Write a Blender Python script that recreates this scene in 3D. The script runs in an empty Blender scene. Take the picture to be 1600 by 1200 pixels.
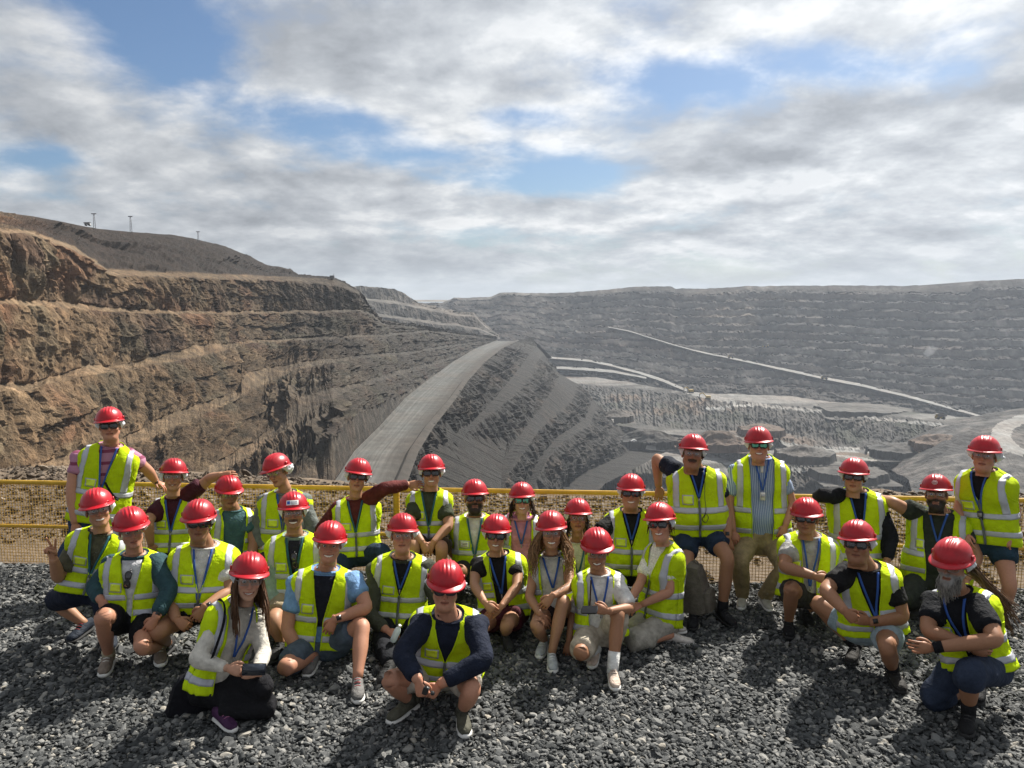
import bpy, math, random
import numpy as np
from mathutils import Vector, Matrix

SC = bpy.context.scene
COL = SC.collection
R = math.radians

# ------------------------------------------------------------------ camera
FPX, CX, CY, CAMH = 1180.0, 800.0, 600.0, 2.9
PITCH = math.atan(130.0 / FPX)
cam = bpy.data.cameras.new('camera')
cam.sensor_fit = 'HORIZONTAL'
cam.sensor_width = 36.0
cam.lens = 36.0 * FPX / 1600.0
cam.clip_start = 0.1
cam.clip_end = 9000.0
camo = bpy.data.objects.new('camera', cam)
COL.objects.link(camo)
camo.location = (0, 0, CAMH)
camo.rotation_euler = (math.pi / 2 - PITCH, 0, 0)
SC.camera = camo

# ------------------------------------------------------------------ render / exposure
SC.view_settings.view_transform = 'Standard'
SC.view_settings.look = 'None'
SC.view_settings.gamma = 1.0
SC.view_settings.use_curve_mapping = False
SC.view_settings.exposure = 1.08
SC.cycles.use_denoising = True
SC.cycles.max_bounces = 6
SC.cycles.diffuse_bounces = 3
SC.cycles.glossy_bounces = 3
SC.cycles.transmission_bounces = 4
SC.cycles.transparent_max_bounces = 8
SC.cycles.volume_bounces = 1
SC.cycles.caustics_reflective = False
SC.cycles.caustics_refractive = False

# ------------------------------------------------------------------ sun
SUN_EL, SUN_AZ = R(46), math.atan2(0.62, 0.78)      # azimuth measured from +Y towards +X
SUND = Vector((math.sin(SUN_AZ) * math.cos(SUN_EL), math.cos(SUN_AZ) * math.cos(SUN_EL), math.sin(SUN_EL)))
sl = bpy.data.lights.new('sun', 'SUN')
sl.energy = 5.0
sl.angle = R(0.5)
sl.color = (1.0, 0.95, 0.87)
so = bpy.data.objects.new('sun', sl)
COL.objects.link(so)
so.rotation_euler = (-SUND).to_track_quat('-Z', 'Y').to_euler()
so.location = (0, 0, 60)

# ------------------------------------------------------------------ node helpers
class NT:
    def __init__(s, tree): s.t = tree; s.n = tree.nodes; s.l = tree.links
    def add(s, typ, **kw):
        n = s.n.new(typ)
        for k, v in kw.items(): setattr(n, k, v)
        return n
    def put(s, sock, v):
        if isinstance(v, bpy.types.NodeSocket): s.l.new(v, sock)
        elif isinstance(v, (tuple, list)) and len(v) == 3 and sock.type == 'RGBA': sock.default_value = (*v, 1)
        else: sock.default_value = v
    def math(s, op, a, b=0.0, c=None, clamp=False):
        n = s.add('ShaderNodeMath', operation=op, use_clamp=clamp)
        s.put(n.inputs[0], a); s.put(n.inputs[1], b)
        if c is not None: s.put(n.inputs[2], c)
        return n.outputs[0]
    def mix(s, f, a, b, mode='MIX'):
        n = s.add('ShaderNodeMix', data_type='RGBA', blend_type=mode)
        s.put(n.inputs[0], f); s.put(n.inputs[6], a); s.put(n.inputs[7], b)
        return n.outputs[2]
    def ramp(s, f, stops):
        n = s.add('ShaderNodeValToRGB')
        el = n.color_ramp.elements
        while len(el) < len(stops): el.new(0.5)
        for e, (p, c) in zip(el, stops):
            e.position = p
            e.color = (c, c, c, 1) if isinstance(c, (int, float)) else (*c, 1)
        s.put(n.inputs[0], f)
        return n.outputs[0]
    def noise(s, vec, scale, detail=4, rough=0.55, dist=0.0, out=0):
        n = s.add('ShaderNodeTexNoise')
        if vec is not None: s.l.new(vec, n.inputs['Vector'])
        n.inputs['Scale'].default_value = scale
        n.inputs['Detail'].default_value = detail
        n.inputs['Roughness'].default_value = rough
        n.inputs['Distortion'].default_value = dist
        return n.outputs[out]
    def maprange(s, v, a, b, c=0.0, d=1.0, smooth=False):
        n = s.add('ShaderNodeMapRange')
        if smooth: n.interpolation_type = 'SMOOTHSTEP'
        s.put(n.inputs[0], v)
        for i, x in enumerate((a, b, c, d)): s.put(n.inputs[i + 1], x)
        return n.outputs[0]

# ------------------------------------------------------------------ sky
W = bpy.data.worlds.new('World')
SC.world = W
W.use_nodes = True
w = NT(W.node_tree)
w.n.clear()
sky = w.add('ShaderNodeTexSky', sky_type='NISHITA', sun_disc=False)
sky.sun_elevation = SUN_EL
sky.sun_rotation = SUN_AZ
sky.air_density = 1.0
sky.dust_density = 1.2
tc = w.add('ShaderNodeTexCoord')
sep = w.add('ShaderNodeSeparateXYZ')
w.l.new(tc.outputs['Generated'], sep.inputs[0])
dx, dy, dz = sep.outputs
zz = w.math('ADD', w.math('MAXIMUM', dz, 0.0), 0.27)
cu = w.math('DIVIDE', dx, zz)
cv = w.math('DIVIDE', dy, zz)
def cloudvec(ox, oy, sx=1.0, sy=1.0):
    c = w.add('ShaderNodeCombineXYZ')
    w.put(c.inputs[0], w.math('MULTIPLY_ADD', cu, sx, ox))
    w.put(c.inputs[1], w.math('MULTIPLY_ADD', cv, sy, oy))
    return c.outputs[0]
def cdens(ox, oy):
    a = w.noise(cloudvec(3.7 + ox, 1.3 + oy), 2.1, 10, 0.60, 0.1)
    b = w.noise(cloudvec(9.1 + ox, 4.2 + oy), 0.9, 2, 0.5)
    return w.math('ADD', w.math('MULTIPLY', a, 0.72), w.math('MULTIPLY', b, 0.28))
d0 = cdens(0, 0)
d1 = cdens(0.065, 0.095)
# thin places in the cloud deck where the blue shows (plane coordinates of the deck)
def deck(px, py):
    u, v = (px - CX) / FPX, (CY - py) / FPX
    yy = math.cos(PITCH) + v * math.sin(PITCH); z = v * math.cos(PITCH) - math.sin(PITCH)
    L = math.sqrt(u * u + yy * yy + z * z)
    return u / L / (z / L + .27), yy / L / (z / L + .27)
gap = None
for (px, py, ru, rv, amp) in [(250, 50, .12, .22, .22), (70, 245, .15, .09, .18), (560, 195, .20, .13, .17), (850, 280, .33, .11, .19), (660, 240, .28, .08, .11), (1330, 105, .22, .08, .16), (1090, 125, .15, .09, .17), (830, 182, .12, .07, .18), (470, 160, .14, .12, .08)]:
    gu, gv = deck(px, py)
    a = w.math('DIVIDE', w.math('SUBTRACT', cu, gu), ru)
    b = w.math('DIVIDE', w.math('SUBTRACT', cv, gv), rv)
    q = w.math('ADD', w.math('MULTIPLY', a, a), w.math('MULTIPLY', b, b))
    g = w.math('MULTIPLY', w.math('EXPONENT', w.math('MULTIPLY', q, -1.0), 0.0), amp)
    gap = g if gap is None else w.math('ADD', gap, g)
dd = w.math('SUBTRACT', d0, gap)
cover = w.maprange(dd, 0.30, 0.50, 0, 1, True)
lo = w.maprange(dz, 0.0, 0.10, 1.0, 0.0, True)                     # the deck closes up towards the horizon
cover = w.math('MAXIMUM', cover, lo)
shade = w.maprange(w.math('SUBTRACT', d0, d1), -0.10, 0.09, 0, 1)
thick = w.maprange(dd, 0.36, 0.60, 1, 0)
lit = w.math('ADD', w.math('MULTIPLY', shade, 0.72), w.math('MULTIPLY', thick, 0.36), clamp=True)
ccol = w.ramp(lit, [(0.0, (.30, .325, .36)), (0.35, (.45, .48, .52)), (0.62, (.60, .63, .665)), (1.0, (.94, .945, .95))])
sdn = w.add('ShaderNodeVectorMath', operation='DOT_PRODUCT')
w.l.new(tc.outputs['Generated'], sdn.inputs[0]); sdn.inputs[1].default_value = SUND
glow = w.maprange(sdn.outputs['Value'], 0.45, 1.0, 0.94, 1.5)
gl = w.add('ShaderNodeVectorMath', operation='SCALE'); w.l.new(ccol, gl.inputs[0]); w.put(gl.inputs['Scale'], glow)
hz = w.mix(w.maprange(dz, -0.02, 0.10, 0.85, 0.0, True), gl.outputs[0], (.50, .55, .60))
sk = w.add('ShaderNodeVectorMath', operation='SCALE'); w.l.new(sky.outputs[0], sk.inputs[0]); sk.inputs['Scale'].default_value = 0.088
blue = w.mix(1.0, sk.outputs[0], (.82, .98, 1.15), 'MULTIPLY')
fin = w.mix(cover, blue, hz)
bg = w.add('ShaderNodeBackground'); w.l.new(fin, bg.inputs[0]); bg.inputs[1].default_value = 0.46
wo = w.add('ShaderNodeOutputWorld'); w.l.new(bg.outputs[0], wo.inputs[0])

# ------------------------------------------------------------------ geometry helpers
def unproj(px, py, Y):
    px, py, Y = np.asarray(px, float), np.asarray(py, float), np.asarray(Y, float)
    u, v = (px - CX) / FPX, (CY - py) / FPX
    yy = math.cos(PITCH) + v * math.sin(PITCH)
    z = v * math.cos(PITCH) - math.sin(PITCH)
    return np.stack(np.broadcast_arrays(u / yy * Y, Y, CAMH + z / yy * Y), -1)

def ray_plane_Y(py, z):
    v = (CY - np.asarray(py, float)) / FPX
    return (z - CAMH) * (math.cos(PITCH) + v * math.sin(PITCH)) / (v * math.cos(PITCH) - math.sin(PITCH))

def ground_pt(px, py, z=0.0):
    return unproj(px, py, ray_plane_Y(py, z))

_perm = np.random.RandomState(7).permutation(256)
_perm = np.concatenate([_perm, _perm, _perm])
_grad = np.random.RandomState(9).normal(size=(256, 3))
_grad /= np.linalg.norm(_grad, axis=1)[:, None]
def perlin(p):
    p = np.asarray(p, float)
    i = np.floor(p).astype(np.int64); f = p - i; i &= 255
    u = f * f * f * (f * (f * 6 - 15) + 10)
    def g(ix, iy, iz):
        h = _perm[_perm[_perm[(i[..., 0] + ix) & 255] + ((i[..., 1] + iy) & 255)] + ((i[..., 2] + iz) & 255)]
        return ((f - np.array([ix, iy, iz])) * _grad[h]).sum(-1)
    def L(a, b, t): return a + (b - a) * t
    x00 = L(g(0,0,0), g(1,0,0), u[..., 0]); x10 = L(g(0,1,0), g(1,1,0), u[..., 0])
    x01 = L(g(0,0,1), g(1,0,1), u[..., 0]); x11 = L(g(0,1,1), g(1,1,1), u[..., 0])
    return L(L(x00, x10, u[..., 1]), L(x01, x11, u[..., 1]), u[..., 2]) * 1.6
def fbm(p, oct=4, gain=0.5, lac=2.03):
    a, s, p = 1.0, 0.0, np.asarray(p, float)
    for _ in range(oct):
        s = s + a * perlin(p); a *= gain; p = p * lac + 17.3
    return s
def ridged(p, oct=4):
    a, s, p = 1.0, 0.0, np.asarray(p, float)
    for _ in range(oct):
        s = s + a * (1 - 2 * np.abs(perlin(p))); a *= 0.5; p = p * 2.07 + 11.1
    return s

class MB:
    """collects vertices, quads and triangles and links them as ONE mesh object"""
    def __init__(s): s.v = []; s.q = []; s.t = []; s.qm = []; s.tm = []; s.c = []; s.n = 0
    def add(s, v, q=None, t=None, m=0, col=None):
        v = np.asarray(v, float).reshape(-1, 3)
        if q is not None and len(q):
            q = np.asarray(q, np.int64).reshape(-1, 4) + s.n; s.q.append(q); s.qm.append(np.full(len(q), m))
        if t is not None and len(t):
            t = np.asarray(t, np.int64).reshape(-1, 3) + s.n; s.t.append(t); s.tm.append(np.full(len(t), m))
        s.v.append(v)
        c = np.ones((len(v), 3)) if col is None else np.broadcast_to(np.asarray(col, float), (len(v), 3))
        s.c.append(c); s.n += len(v)
        return s
    def mesh(s, name, mats, smooth=True, color=False, off=None):
        v = np.concatenate(s.v)
        if off is not None: v = v - np.asarray(off)
        q = np.concatenate(s.q) if s.q else np.zeros((0, 4), np.int64)
        t = np.concatenate(s.t) if s.t else np.zeros((0, 3), np.int64)
        me = bpy.data.meshes.new(name)
        me.vertices.add(len(v)); me.vertices.foreach_set('co', v.astype(np.float32).ravel())
        nl = len(q) * 4 + len(t) * 3
        me.loops.add(nl)
        me.loops.foreach_set('vertex_index', np.concatenate([q.ravel(), t.ravel()]).astype(np.int32))
        me.polygons.add(len(q) + len(t))
        st = np.concatenate([np.arange(len(q)) * 4, len(q) * 4 + np.arange(len(t)) * 3]).astype(np.int32)
        me.polygons.foreach_set('loop_start', st)
        mi = np.concatenate(([np.concatenate(s.qm)] if s.qm else []) + ([np.concatenate(s.tm)] if s.tm else [])).astype(np.int32)
        me.polygons.foreach_set('material_index', mi)
        me.polygons.foreach_set('use_smooth', np.full(len(q) + len(t), bool(smooth)))
        for m in (mats if isinstance(mats, (list, tuple)) else [mats]): me.materials.append(m)
        if color:
            c = np.concatenate(s.c)
            at = me.color_attributes.new('Col', 'FLOAT_COLOR', 'POINT')
            at.data.foreach_set('color', np.concatenate([c, np.ones((len(c), 1))], 1).astype(np.float32).ravel())
        me.update(calc_edges=True)
        me.validate()
        return me

def link(name, me, parent=None, mat=None):
    o = bpy.data.objects.new(name, me)
    COL.objects.link(o)
    if parent is not None: o.parent = parent
    if mat is not None: o.matrix_local = mat
    return o
def tag(o, label=None, cat=None, group=None, kind=None):
    if label: o['label'] = label
    if cat: o['category'] = cat
    if group: o['group'] = group
    if kind: o['kind'] = kind
    return o
def empty(name, loc, label, cat, group=None):
    o = bpy.data.objects.new(name, None); COL.objects.link(o); o.location = loc
    o.empty_display_size = 0.2
    return tag(o, label, cat, group)

def gridq(nr, nc, wrap=False):
    i = np.arange(nr - 1)[:, None]; j = np.arange(nc if wrap else nc - 1)[None, :]
    jn = (j + 1) % nc
    return np.stack([i * nc + j, i * nc + jn, (i + 1) * nc + jn, (i + 1) * nc + j], -1).reshape(-1, 4)

def nrm(v):
    v = np.asarray(v, float); return v / (np.linalg.norm(v, axis=-1, keepdims=True) + 1e-12)

def tube(path, rad, n=10, cap=True, ref=None, rad2=None, twist=0.0):
    """swept tube; rad along the reference axis, rad2 across it"""
    P = np.asarray(path, float); K = len(P)
    rad = np.broadcast_to(np.asarray(rad, float), (K,)); rad2 = rad if rad2 is None else np.broadcast_to(np.asarray(rad2, float), (K,))
    T = nrm(np.gradient(P, axis=0))
    u = np.array(ref if ref is not None else ([0, 0, 1] if abs(T[0][2]) < .9 else [1, 0, 0]), float)
    A = np.zeros((K, 3)); B = np.zeros((K, 3))
    for k in range(K):
        u = u - T[k] * u.dot(T[k])
        if np.linalg.norm(u) < 1e-6: u = np.cross(T[k], [.3, .5, .8])
        u = u / np.linalg.norm(u); A[k] = u; B[k] = np.cross(T[k], u)
    a = np.linspace(0, 2 * math.pi, n, endpoint=False) + twist
    V = P[:, None] + A[:, None] * (rad[:, None, None] * np.cos(a)[None, :, None]) + B[:, None] * (rad2[:, None, None] * np.sin(a)[None, :, None])
    v = V.reshape(-1, 3); q = gridq(K, n, True); t = []
    if cap:
        c0 = len(v); v = np.concatenate([v, P[:1] - T[:1] * rad[0] * .35, P[-1:] + T[-1:] * rad[-1] * .35])
        t = [[c0, (j + 1) % n, j] for j in range(n)] + [[c0 + 1, (K - 1) * n + j, (K - 1) * n + (j + 1) % n] for j in range(n)]
    return v, q, t

def box(c, s, ax=None):
    """box of size s at c with axes ax (rows)"""
    s = np.asarray(s, float) / 2; ax = np.eye(3) if ax is None else np.asarray(ax, float)
    co = np.array([[x, y, z] for x in (-1, 1) for y in (-1, 1) for z in (-1, 1)], float) * s
    v = np.asarray(c, float) + co @ ax
    q = [[0, 1, 3, 2], [4, 6, 7, 5], [0, 4, 5, 1], [2, 3, 7, 6], [0, 2, 6, 4], [1, 5, 7, 3]]
    return v, q
def catmull(P, m):
    P = np.asarray(P, float); n = len(P)
    Q = np.concatenate([2 * P[:1] - P[1:2], P, 2 * P[-1:] - P[-2:-1]])
    out = []
    for t in np.linspace(0, n - 1, m):
        i = min(int(t), n - 2); f = t - i
        a, b, c, d = Q[i], Q[i + 1], Q[i + 2], Q[i + 3]
        out.append(.5 * (2 * b + (c - a) * f + (2 * a - 5 * b + 4 * c - d) * f * f + (3 * b - a - 3 * c + d) * f ** 3))
    return np.array(out)

# ------------------------------------------------------------------ materials
def mat(name, color=(.5, .5, .5), rough=.6, spec=.3, var=.0, vscale=8, bump=0, bscale=60, bdist=.004, attr=False, coat=0.0, metal=0.0, trans=0.0, island=0.0, ovar=0.0, sheen=0.0):
    m = bpy.data.materials.new(name); m.use_nodes = True
    k = NT(m.node_tree); b = k.n['Principled BSDF']
    co = k.add('ShaderNodeTexCoord').outputs['Object']
    c = k.add('ShaderNodeRGB').outputs[0]; c.default_value = (*color, 1)
    if attr:
        c = k.add('ShaderNodeVertexColor', layer_name='Col').outputs[0]
    if var:
        f = k.maprange(k.noise(co, vscale, 5, .6), .3, .7, 1 - var, 1 + var)
        s = k.add('ShaderNodeVectorMath', operation='SCALE'); k.l.new(c, s.inputs[0]); k.l.new(f, s.inputs['Scale']); c = s.outputs[0]
    if island:
        ri = k.add('ShaderNodeNewGeometry').outputs['Random Per Island']
        f = k.maprange(ri, 0, 1, 1 - island, 1 + island)
        s = k.add('ShaderNodeVectorMath', operation='SCALE'); k.l.new(c, s.inputs[0]); k.l.new(f, s.inputs['Scale']); c = s.outputs[0]
    if ovar:
        f = k.maprange(k.add('ShaderNodeObjectInfo').outputs['Random'], 0, 1, 1 - ovar, 1 + ovar * .35)
        s = k.add('ShaderNodeVectorMath', operation='SCALE'); k.l.new(c, s.inputs[0]); k.l.new(f, s.inputs['Scale']); c = s.outputs[0]
    k.put(b.inputs['Base Color'], c)
    b.inputs['Roughness'].default_value = rough
    b.inputs['Specular IOR Level'].default_value = spec
    b.inputs['Metallic'].default_value = metal
    b.inputs['Coat Weight'].default_value = coat
    b.inputs['Coat Roughness'].default_value = 0.12
    b.inputs['Sheen Weight'].default_value = sheen
    if bump:
        bn = k.add('ShaderNodeBump'); bn.inputs['Strength'].default_value = bump; bn.inputs['Distance'].default_value = bdist
        k.l.new(k.noise(co, bscale, 4, .6, .3), bn.inputs['Height']); k.l.new(bn.outputs[0], b.inputs['Normal'])
    if trans:
        tr = k.add('ShaderNodeBsdfTranslucent'); k.put(tr.inputs[0], c)
        mx = k.add('ShaderNodeMixShader'); mx.inputs[0].default_value = trans
        k.l.new(b.outputs[0], mx.inputs[1]); k.l.new(tr.outputs[0], mx.inputs[2])
        k.l.new(mx.outputs[0], k.n['Material Output'].inputs[0])
    return m
_mc = {}
def cloth(color, name='cloth_weave', **kw):
    key = (tuple(np.round(color, 3)), name)
    if key not in _mc:
        d = dict(rough=.85, spec=.15, var=.25, vscale=16, bump=.9, bscale=20, bdist=.022, sheen=.0); d.update(kw)
        _mc[key] = mat(name, color, **d)
    return _mc[key]
# =================================================================== THE PIT
def rockmat(name, rough=.9, bump=.8, bscale=.35, bdist=1.0, speck=.25, streak=True):
    m = bpy.data.materials.new(name); m.use_nodes = True
    k = NT(m.node_tree); b = k.n['Principled BSDF']
    co = k.add('ShaderNodeTexCoord').outputs['Object']
    c = k.add('ShaderNodeVertexColor', layer_name='Col').outputs[0]
    n1 = k.noise(co, bscale * .5, 8, .68)
    f = k.maprange(n1, .3, .7, 1 - speck * 2.2, 1 + speck * 2.4)
    mp = k.add('ShaderNodeMapping'); mp.inputs['Scale'].default_value = (1, 1, .42); k.l.new(co, mp.inputs[0])
    n2 = k.noise(mp.outputs[0], bscale * .8, 7, .68, .15)
    if streak: f = k.math('MULTIPLY', f, k.maprange(n2, .33, .67, .6, 1.42))
    s = k.add('ShaderNodeVectorMath', operation='SCALE'); k.l.new(c, s.inputs[0]); k.l.new(f, s.inputs['Scale'])
    s2 = k.add('ShaderNodeVectorMath', operation='SCALE'); k.l.new(s.outputs[0], s2.inputs[0]); s2.inputs['Scale'].default_value = .88; s = s2
    hue = k.mix(k.maprange(k.noise(co, bscale * .12, 4, .6), .45, .7, 0, .35), s.outputs[0], k.mix(1.0, s.outputs[0], (1.15, .86, .70), 'MULTIPLY'))
    k.put(b.inputs['Base Color'], hue)
    b.inputs['Roughness'].default_value = rough; b.inputs['Specular IOR Level'].default_value = .15
    bn = k.add('ShaderNodeBump'); bn.inputs['Strength'].default_value = bump; bn.inputs['Distance'].default_value = bdist
    hh = k.math('ADD', k.math('MULTIPLY', n2, .7), k.math('MULTIPLY', k.noise(co, bscale * 2.2, 5, .7), .35))
    k.l.new(hh, bn.inputs['Height']); k.l.new(bn.outputs[0], b.inputs['Normal'])
    return m
M_ROCK = rockmat('blasted_rock', bscale=.45, bdist=1.6, bump=1.0)
M_FAR = rockmat('distant_rock', bscale=.10, bdist=3.0, bump=.7)
M_DIRT = rockmat('crushed_haul_dirt', bscale=.25, bdist=.25, bump=.5, speck=.14, streak=False)
M_FLOOR = rockmat('pit_floor_dirt', bscale=.12, bdist=1.0, bump=.6, speck=.2, streak=False)

def interp(line, x):
    a = np.asarray(line, float); return np.interp(x, a[:, 0], a[:, 1])

def sheet(name, lines, mat, colf, rows, amp=1.0, freq=.09, kinds=None, jit=0.0, streak=.3, seed=0, split=None, block=0, noblk=(), bw=.0, ledge=0):
    """lines: list of (N,3) point rows from top to bottom; subdivided and roughened"""
    L = np.array(lines); nL, N, _ = L.shape
    out = []; wts = []; isb = []; sid = []; tts = []
    for i in range(nL - 1):
        r = rows[i] if isinstance(rows, (list, tuple)) else rows
        t = np.linspace(0, 1, r, endpoint=False)[:, None, None]
        out.append(L[i][None] * (1 - t) + L[i + 1][None] * t)
        face = (kinds is None) or kinds[i] == 'f'
        wts.append(np.broadcast_to((.22 + .78 * np.sin(np.pi * np.clip(t, 0, 1)) ** .6 if face else .10 + 0 * t), (r, N, 1))); sid.append(np.full((r, N), float(i))); tts.append(np.broadcast_to(t[..., 0], (r, N)))
        isb.append(np.full((r, N), 0.0 if face else 1.0))
    out.append(L[-1][None]); sid.append(np.full((1, N), nL * 1.0)); tts.append(np.zeros((1, N))); wts.append(np.full((1, N, 1), .1)); isb.append(np.zeros((1, N)))
    P = np.concatenate(out); SI = np.concatenate(sid); Wt = np.concatenate(wts); B = np.concatenate(isb)
    du = np.gradient(P, axis=1); dv = np.gradient(P, axis=0)
    n = np.cross(du, dv); n = nrm(n)
    flip = np.sign((n * (np.array([0, 0, CAMH]) - P)).sum(-1, keepdims=True)); n = n * np.where(flip == 0, 1, flip)
    for _ in range(2):
        n = nrm(n + np.roll(n, 1, 0) + np.roll(n, -1, 0) + np.roll(n, 1, 1) + np.roll(n, -1, 1))
    q = P * np.array([freq, freq, freq * streak]) + seed
    d = ridged(q, 5) * .5 + fbm(P * freq * .35 + 5 + seed, 3) * .5
    if ledge:
        tv = np.concatenate(tts) * ledge + .5 * fbm(P * .03 + seed + 2, 3); d = d + 1.15 * ((tv % 1) - .5) * sst(fbm(P * .022 + seed + 8, 3), -.35, .45)
    bmask = np.ones(nL + 1); bmask[list(noblk)] = 0
    if block:
        mid = P[P.shape[0] // 2]; arc = np.concatenate([[0], np.cumsum(np.linalg.norm(np.diff(mid, axis=0), axis=1))])[None, :] + 0 * P[..., 0]
        arc = arc + P[..., 2] * .25
        for wd, hh, a_ in ((7.0, 16.0, .75), (3.2, 6.5, .55), (1.5, 3.0, .32)):
            wd, hh = wd * block, hh * block
            u = arc / wd + SI * .37 + .55 * fbm(P * (.45 / wd) + wd + seed, 2); i1 = np.floor(u)
            h1 = np.modf(np.sin(i1 * 12.9898 + seed + wd + SI * 4.7) * 43758.5453)[0]; v = P[..., 2] / hh + h1 * 7 + .3 * (u - i1); i2 = np.floor(v)
            h2 = np.modf(np.sin(i1 * 78.233 + i2 * 37.719 + seed + SI * 9.1) * 43758.5453)[0]
            fr = u - i1
            d = d + a_ * 1.05 * (h2 + .55 * (fr - .5)) * bmask[SI.astype(int)]
        n = nrm(n * np.array([1, 1, .25])); d = d - .35
    P2 = P + n * (d[..., None] * amp * Wt)
    if jit: P2[..., 2] += fbm(P * np.array([.03, .03, 0]) + 3, 4) * jit
    c = colf(P, B, n, d)
    Q = gridq(*P.shape[:2]); cc = np.clip(c, .005, 1).reshape(-1, 3)
    if split is not None:
        mk = split(P).reshape(-1); fm = mk[Q].mean(1) > .5
        rc = np.array((.19, .187, .176)) * (1 + .25 * fbm(P2 * .03, 3)).reshape(-1, 1)
        mb = MB(); mb.add(P2, Q[fm], col=rc); tag(link('haul_road', mb.mesh('haul_road', M_DIRT, smooth=False, color=True)), kind='structure')
        Q = Q[~fm]
    mb = MB(); mb.add(P2, Q, col=cc)
    o = link(name, mb.mesh(name, mat, smooth=False, color=True))
    tag(o, kind='structure')
    return o, P

def resamp(line, N):
    a = np.asarray(line, float); d = np.concatenate([[0], np.cumsum(np.linalg.norm(np.diff(a, axis=0), axis=1))])
    s = np.linspace(0, d[-1], N); return np.stack([np.interp(s, d, a[:, k]) for k in range(a.shape[1])], 1)

def proj(P):
    c, s_ = math.cos(PITCH), math.sin(PITCH); z = P[..., 2] - CAMH
    d = P[..., 1] * c - z * s_; v = P[..., 1] * s_ + z * c
    return CX + P[..., 0] / d * FPX, CY - v / d * FPX
def lat_mask(P, roads):
    px, py = proj(P); m = np.zeros(px.shape, bool)
    for pts, wd in roads:
        a = np.array(pts, float); yl = np.interp(px, a[:, 0], a[:, 1]) + 1.2 * perlin(np.stack([px * .03, px * 0, px * 0], -1)); m |= (np.abs(py - yl) < wd / 2) & (px > a[0, 0]) & (px < a[-1, 0])
    return m
def mixc(a, b, t): return np.asarray(a) * (1 - t[..., None]) + np.asarray(b) * t[..., None]
def sst(x, a, b): t = np.clip((x - a) / (b - a), 0, 1); return t * t * (3 - 2 * t)

# ---------------------------------------------------------------- left wall, benches walking down to the haul road
N = 860
xs = np.linspace(-140, 776, N)
yup = np.interp(xs, [-140, 0, 140, 276, 343, 413, 560, 671, 776], [140, 180, 240, 295, 335, 405, 460, 660, 1000])
ylow = np.interp(xs, [-140, 0, 140, 315, 420, 520, 552, 590, 632, 664, 706, 776], [70, 85, 110, 150, 185, 215, 260, 310, 403, 489, 645, 985])
LW = [  # (kind of the strip above this line, pixel trace, position between upper and lower depth)
    ('t', [(-140, 322), (0, 331), (52, 338), (105, 348), (150, 357), (200, 362), (270, 367), (300, 372), (350, 384), (385, 398), (420, 415), (436, 417), (455, 421), (465, 430), (520, 433), (537, 440), (560, 453), (573, 479), (597, 501), (667, 512), (776, 527)], -.42),
    ('f', [(-140, 352), (0, 358), (52, 364), (115, 386), (168, 422), (280, 427), (465, 433), (520, 436), (537, 443), (560, 455), (573, 481), (597, 502), (667, 513), (776, 527.5)], -.06),
    ('b', [(-140, 356), (0, 362), (52, 370), (115, 392), (175, 432), (280, 434), (465, 440), (537, 450), (560, 459), (573, 483), (597, 503), (667, 513.3), (776, 528)], 0),
    ('f', [(-140, 470), (0, 468), (52, 470), (115, 474), (175, 482), (231, 484), (333, 488), (441, 486), (560, 484), (580, 489), (597, 505), (667, 513.6), (776, 528.4)], .05),
    ('b', [(-140, 478), (0, 476), (115, 482), (175, 488), (238, 490), (350, 491), (441, 490), (560, 488), (580, 492), (597, 507), (667, 514), (776, 528.8)], .10),
    ('f', [(-140, 600), (0, 600), (52, 600), (133, 572), (175, 574), (224, 563), (276, 549), (300, 541), (406, 532), (560, 524), (594, 522), (671, 516), (776, 529.2)], .2),
    ('b', [(-140, 616), (0, 612), (45, 610), (140, 586), (182, 581), (245, 570), (343, 553), (360, 543), (413, 535), (560, 528), (594, 526), (671, 519), (776, 529.8)], .28),
    ('f', [(-140, 760), (0, 740), (150, 700), (210, 677), (266, 647), (315, 631), (371, 610), (378, 588), (413, 575), (560, 555), (643, 549), (699, 539), (776, 530.4)], .42),
    ('b', [(-140, 775), (0, 757), (150, 715), (224, 691), (297, 659), (350, 635), (402, 607), (455, 582), (480, 576), (560, 560), (643, 553), (699, 543), (776, 531)], .50),
    ('f', [(-140, 815), (0, 805), (150, 790), (315, 736), (378, 701), (430, 670), (451, 635), (469, 621), (545, 602), (629, 577), (685, 562), (716, 552), (776, 531.8)], .68),
    ('b', [(-140, 830), (0, 822), (150, 808), (315, 760), (385, 715), (448, 673), (497, 635), (560, 605), (640, 582), (690, 567), (720, 555), (776, 532.4)], .76),
    ('f', [(-140, 860), (0, 850), (150, 838), (315, 810), (420, 765), (497, 726), (518, 680), (555, 649), (632, 614), (664, 592), (706, 566), (776, 533)], .93),
    ('b', [(-140, 890), (0, 880), (150, 860), (315, 835), (480, 800), (520, 760), (552, 710), (590, 672), (632, 625), (664, 599), (706, 568), (776, 534)], 1.0),
]
rows = []
for kd, ln, f in LW:
    py = interp(ln, xs)
    if 0 <= f < 1: py = py + (fbm(np.stack([xs * .035, xs * 0 + f * 40, xs * 0], 1), 4) * 2.6) * np.interp(xs, [500, 776], [1, .05])
    Y = yup * (1 - f) + ylow * f if f >= 0 else yup * (1 - f * np.interp(xs, [0, 450, 560, 776], [1.0, .7, .2, .02]))
    rows.append(unproj(xs, py, Y))
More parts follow.
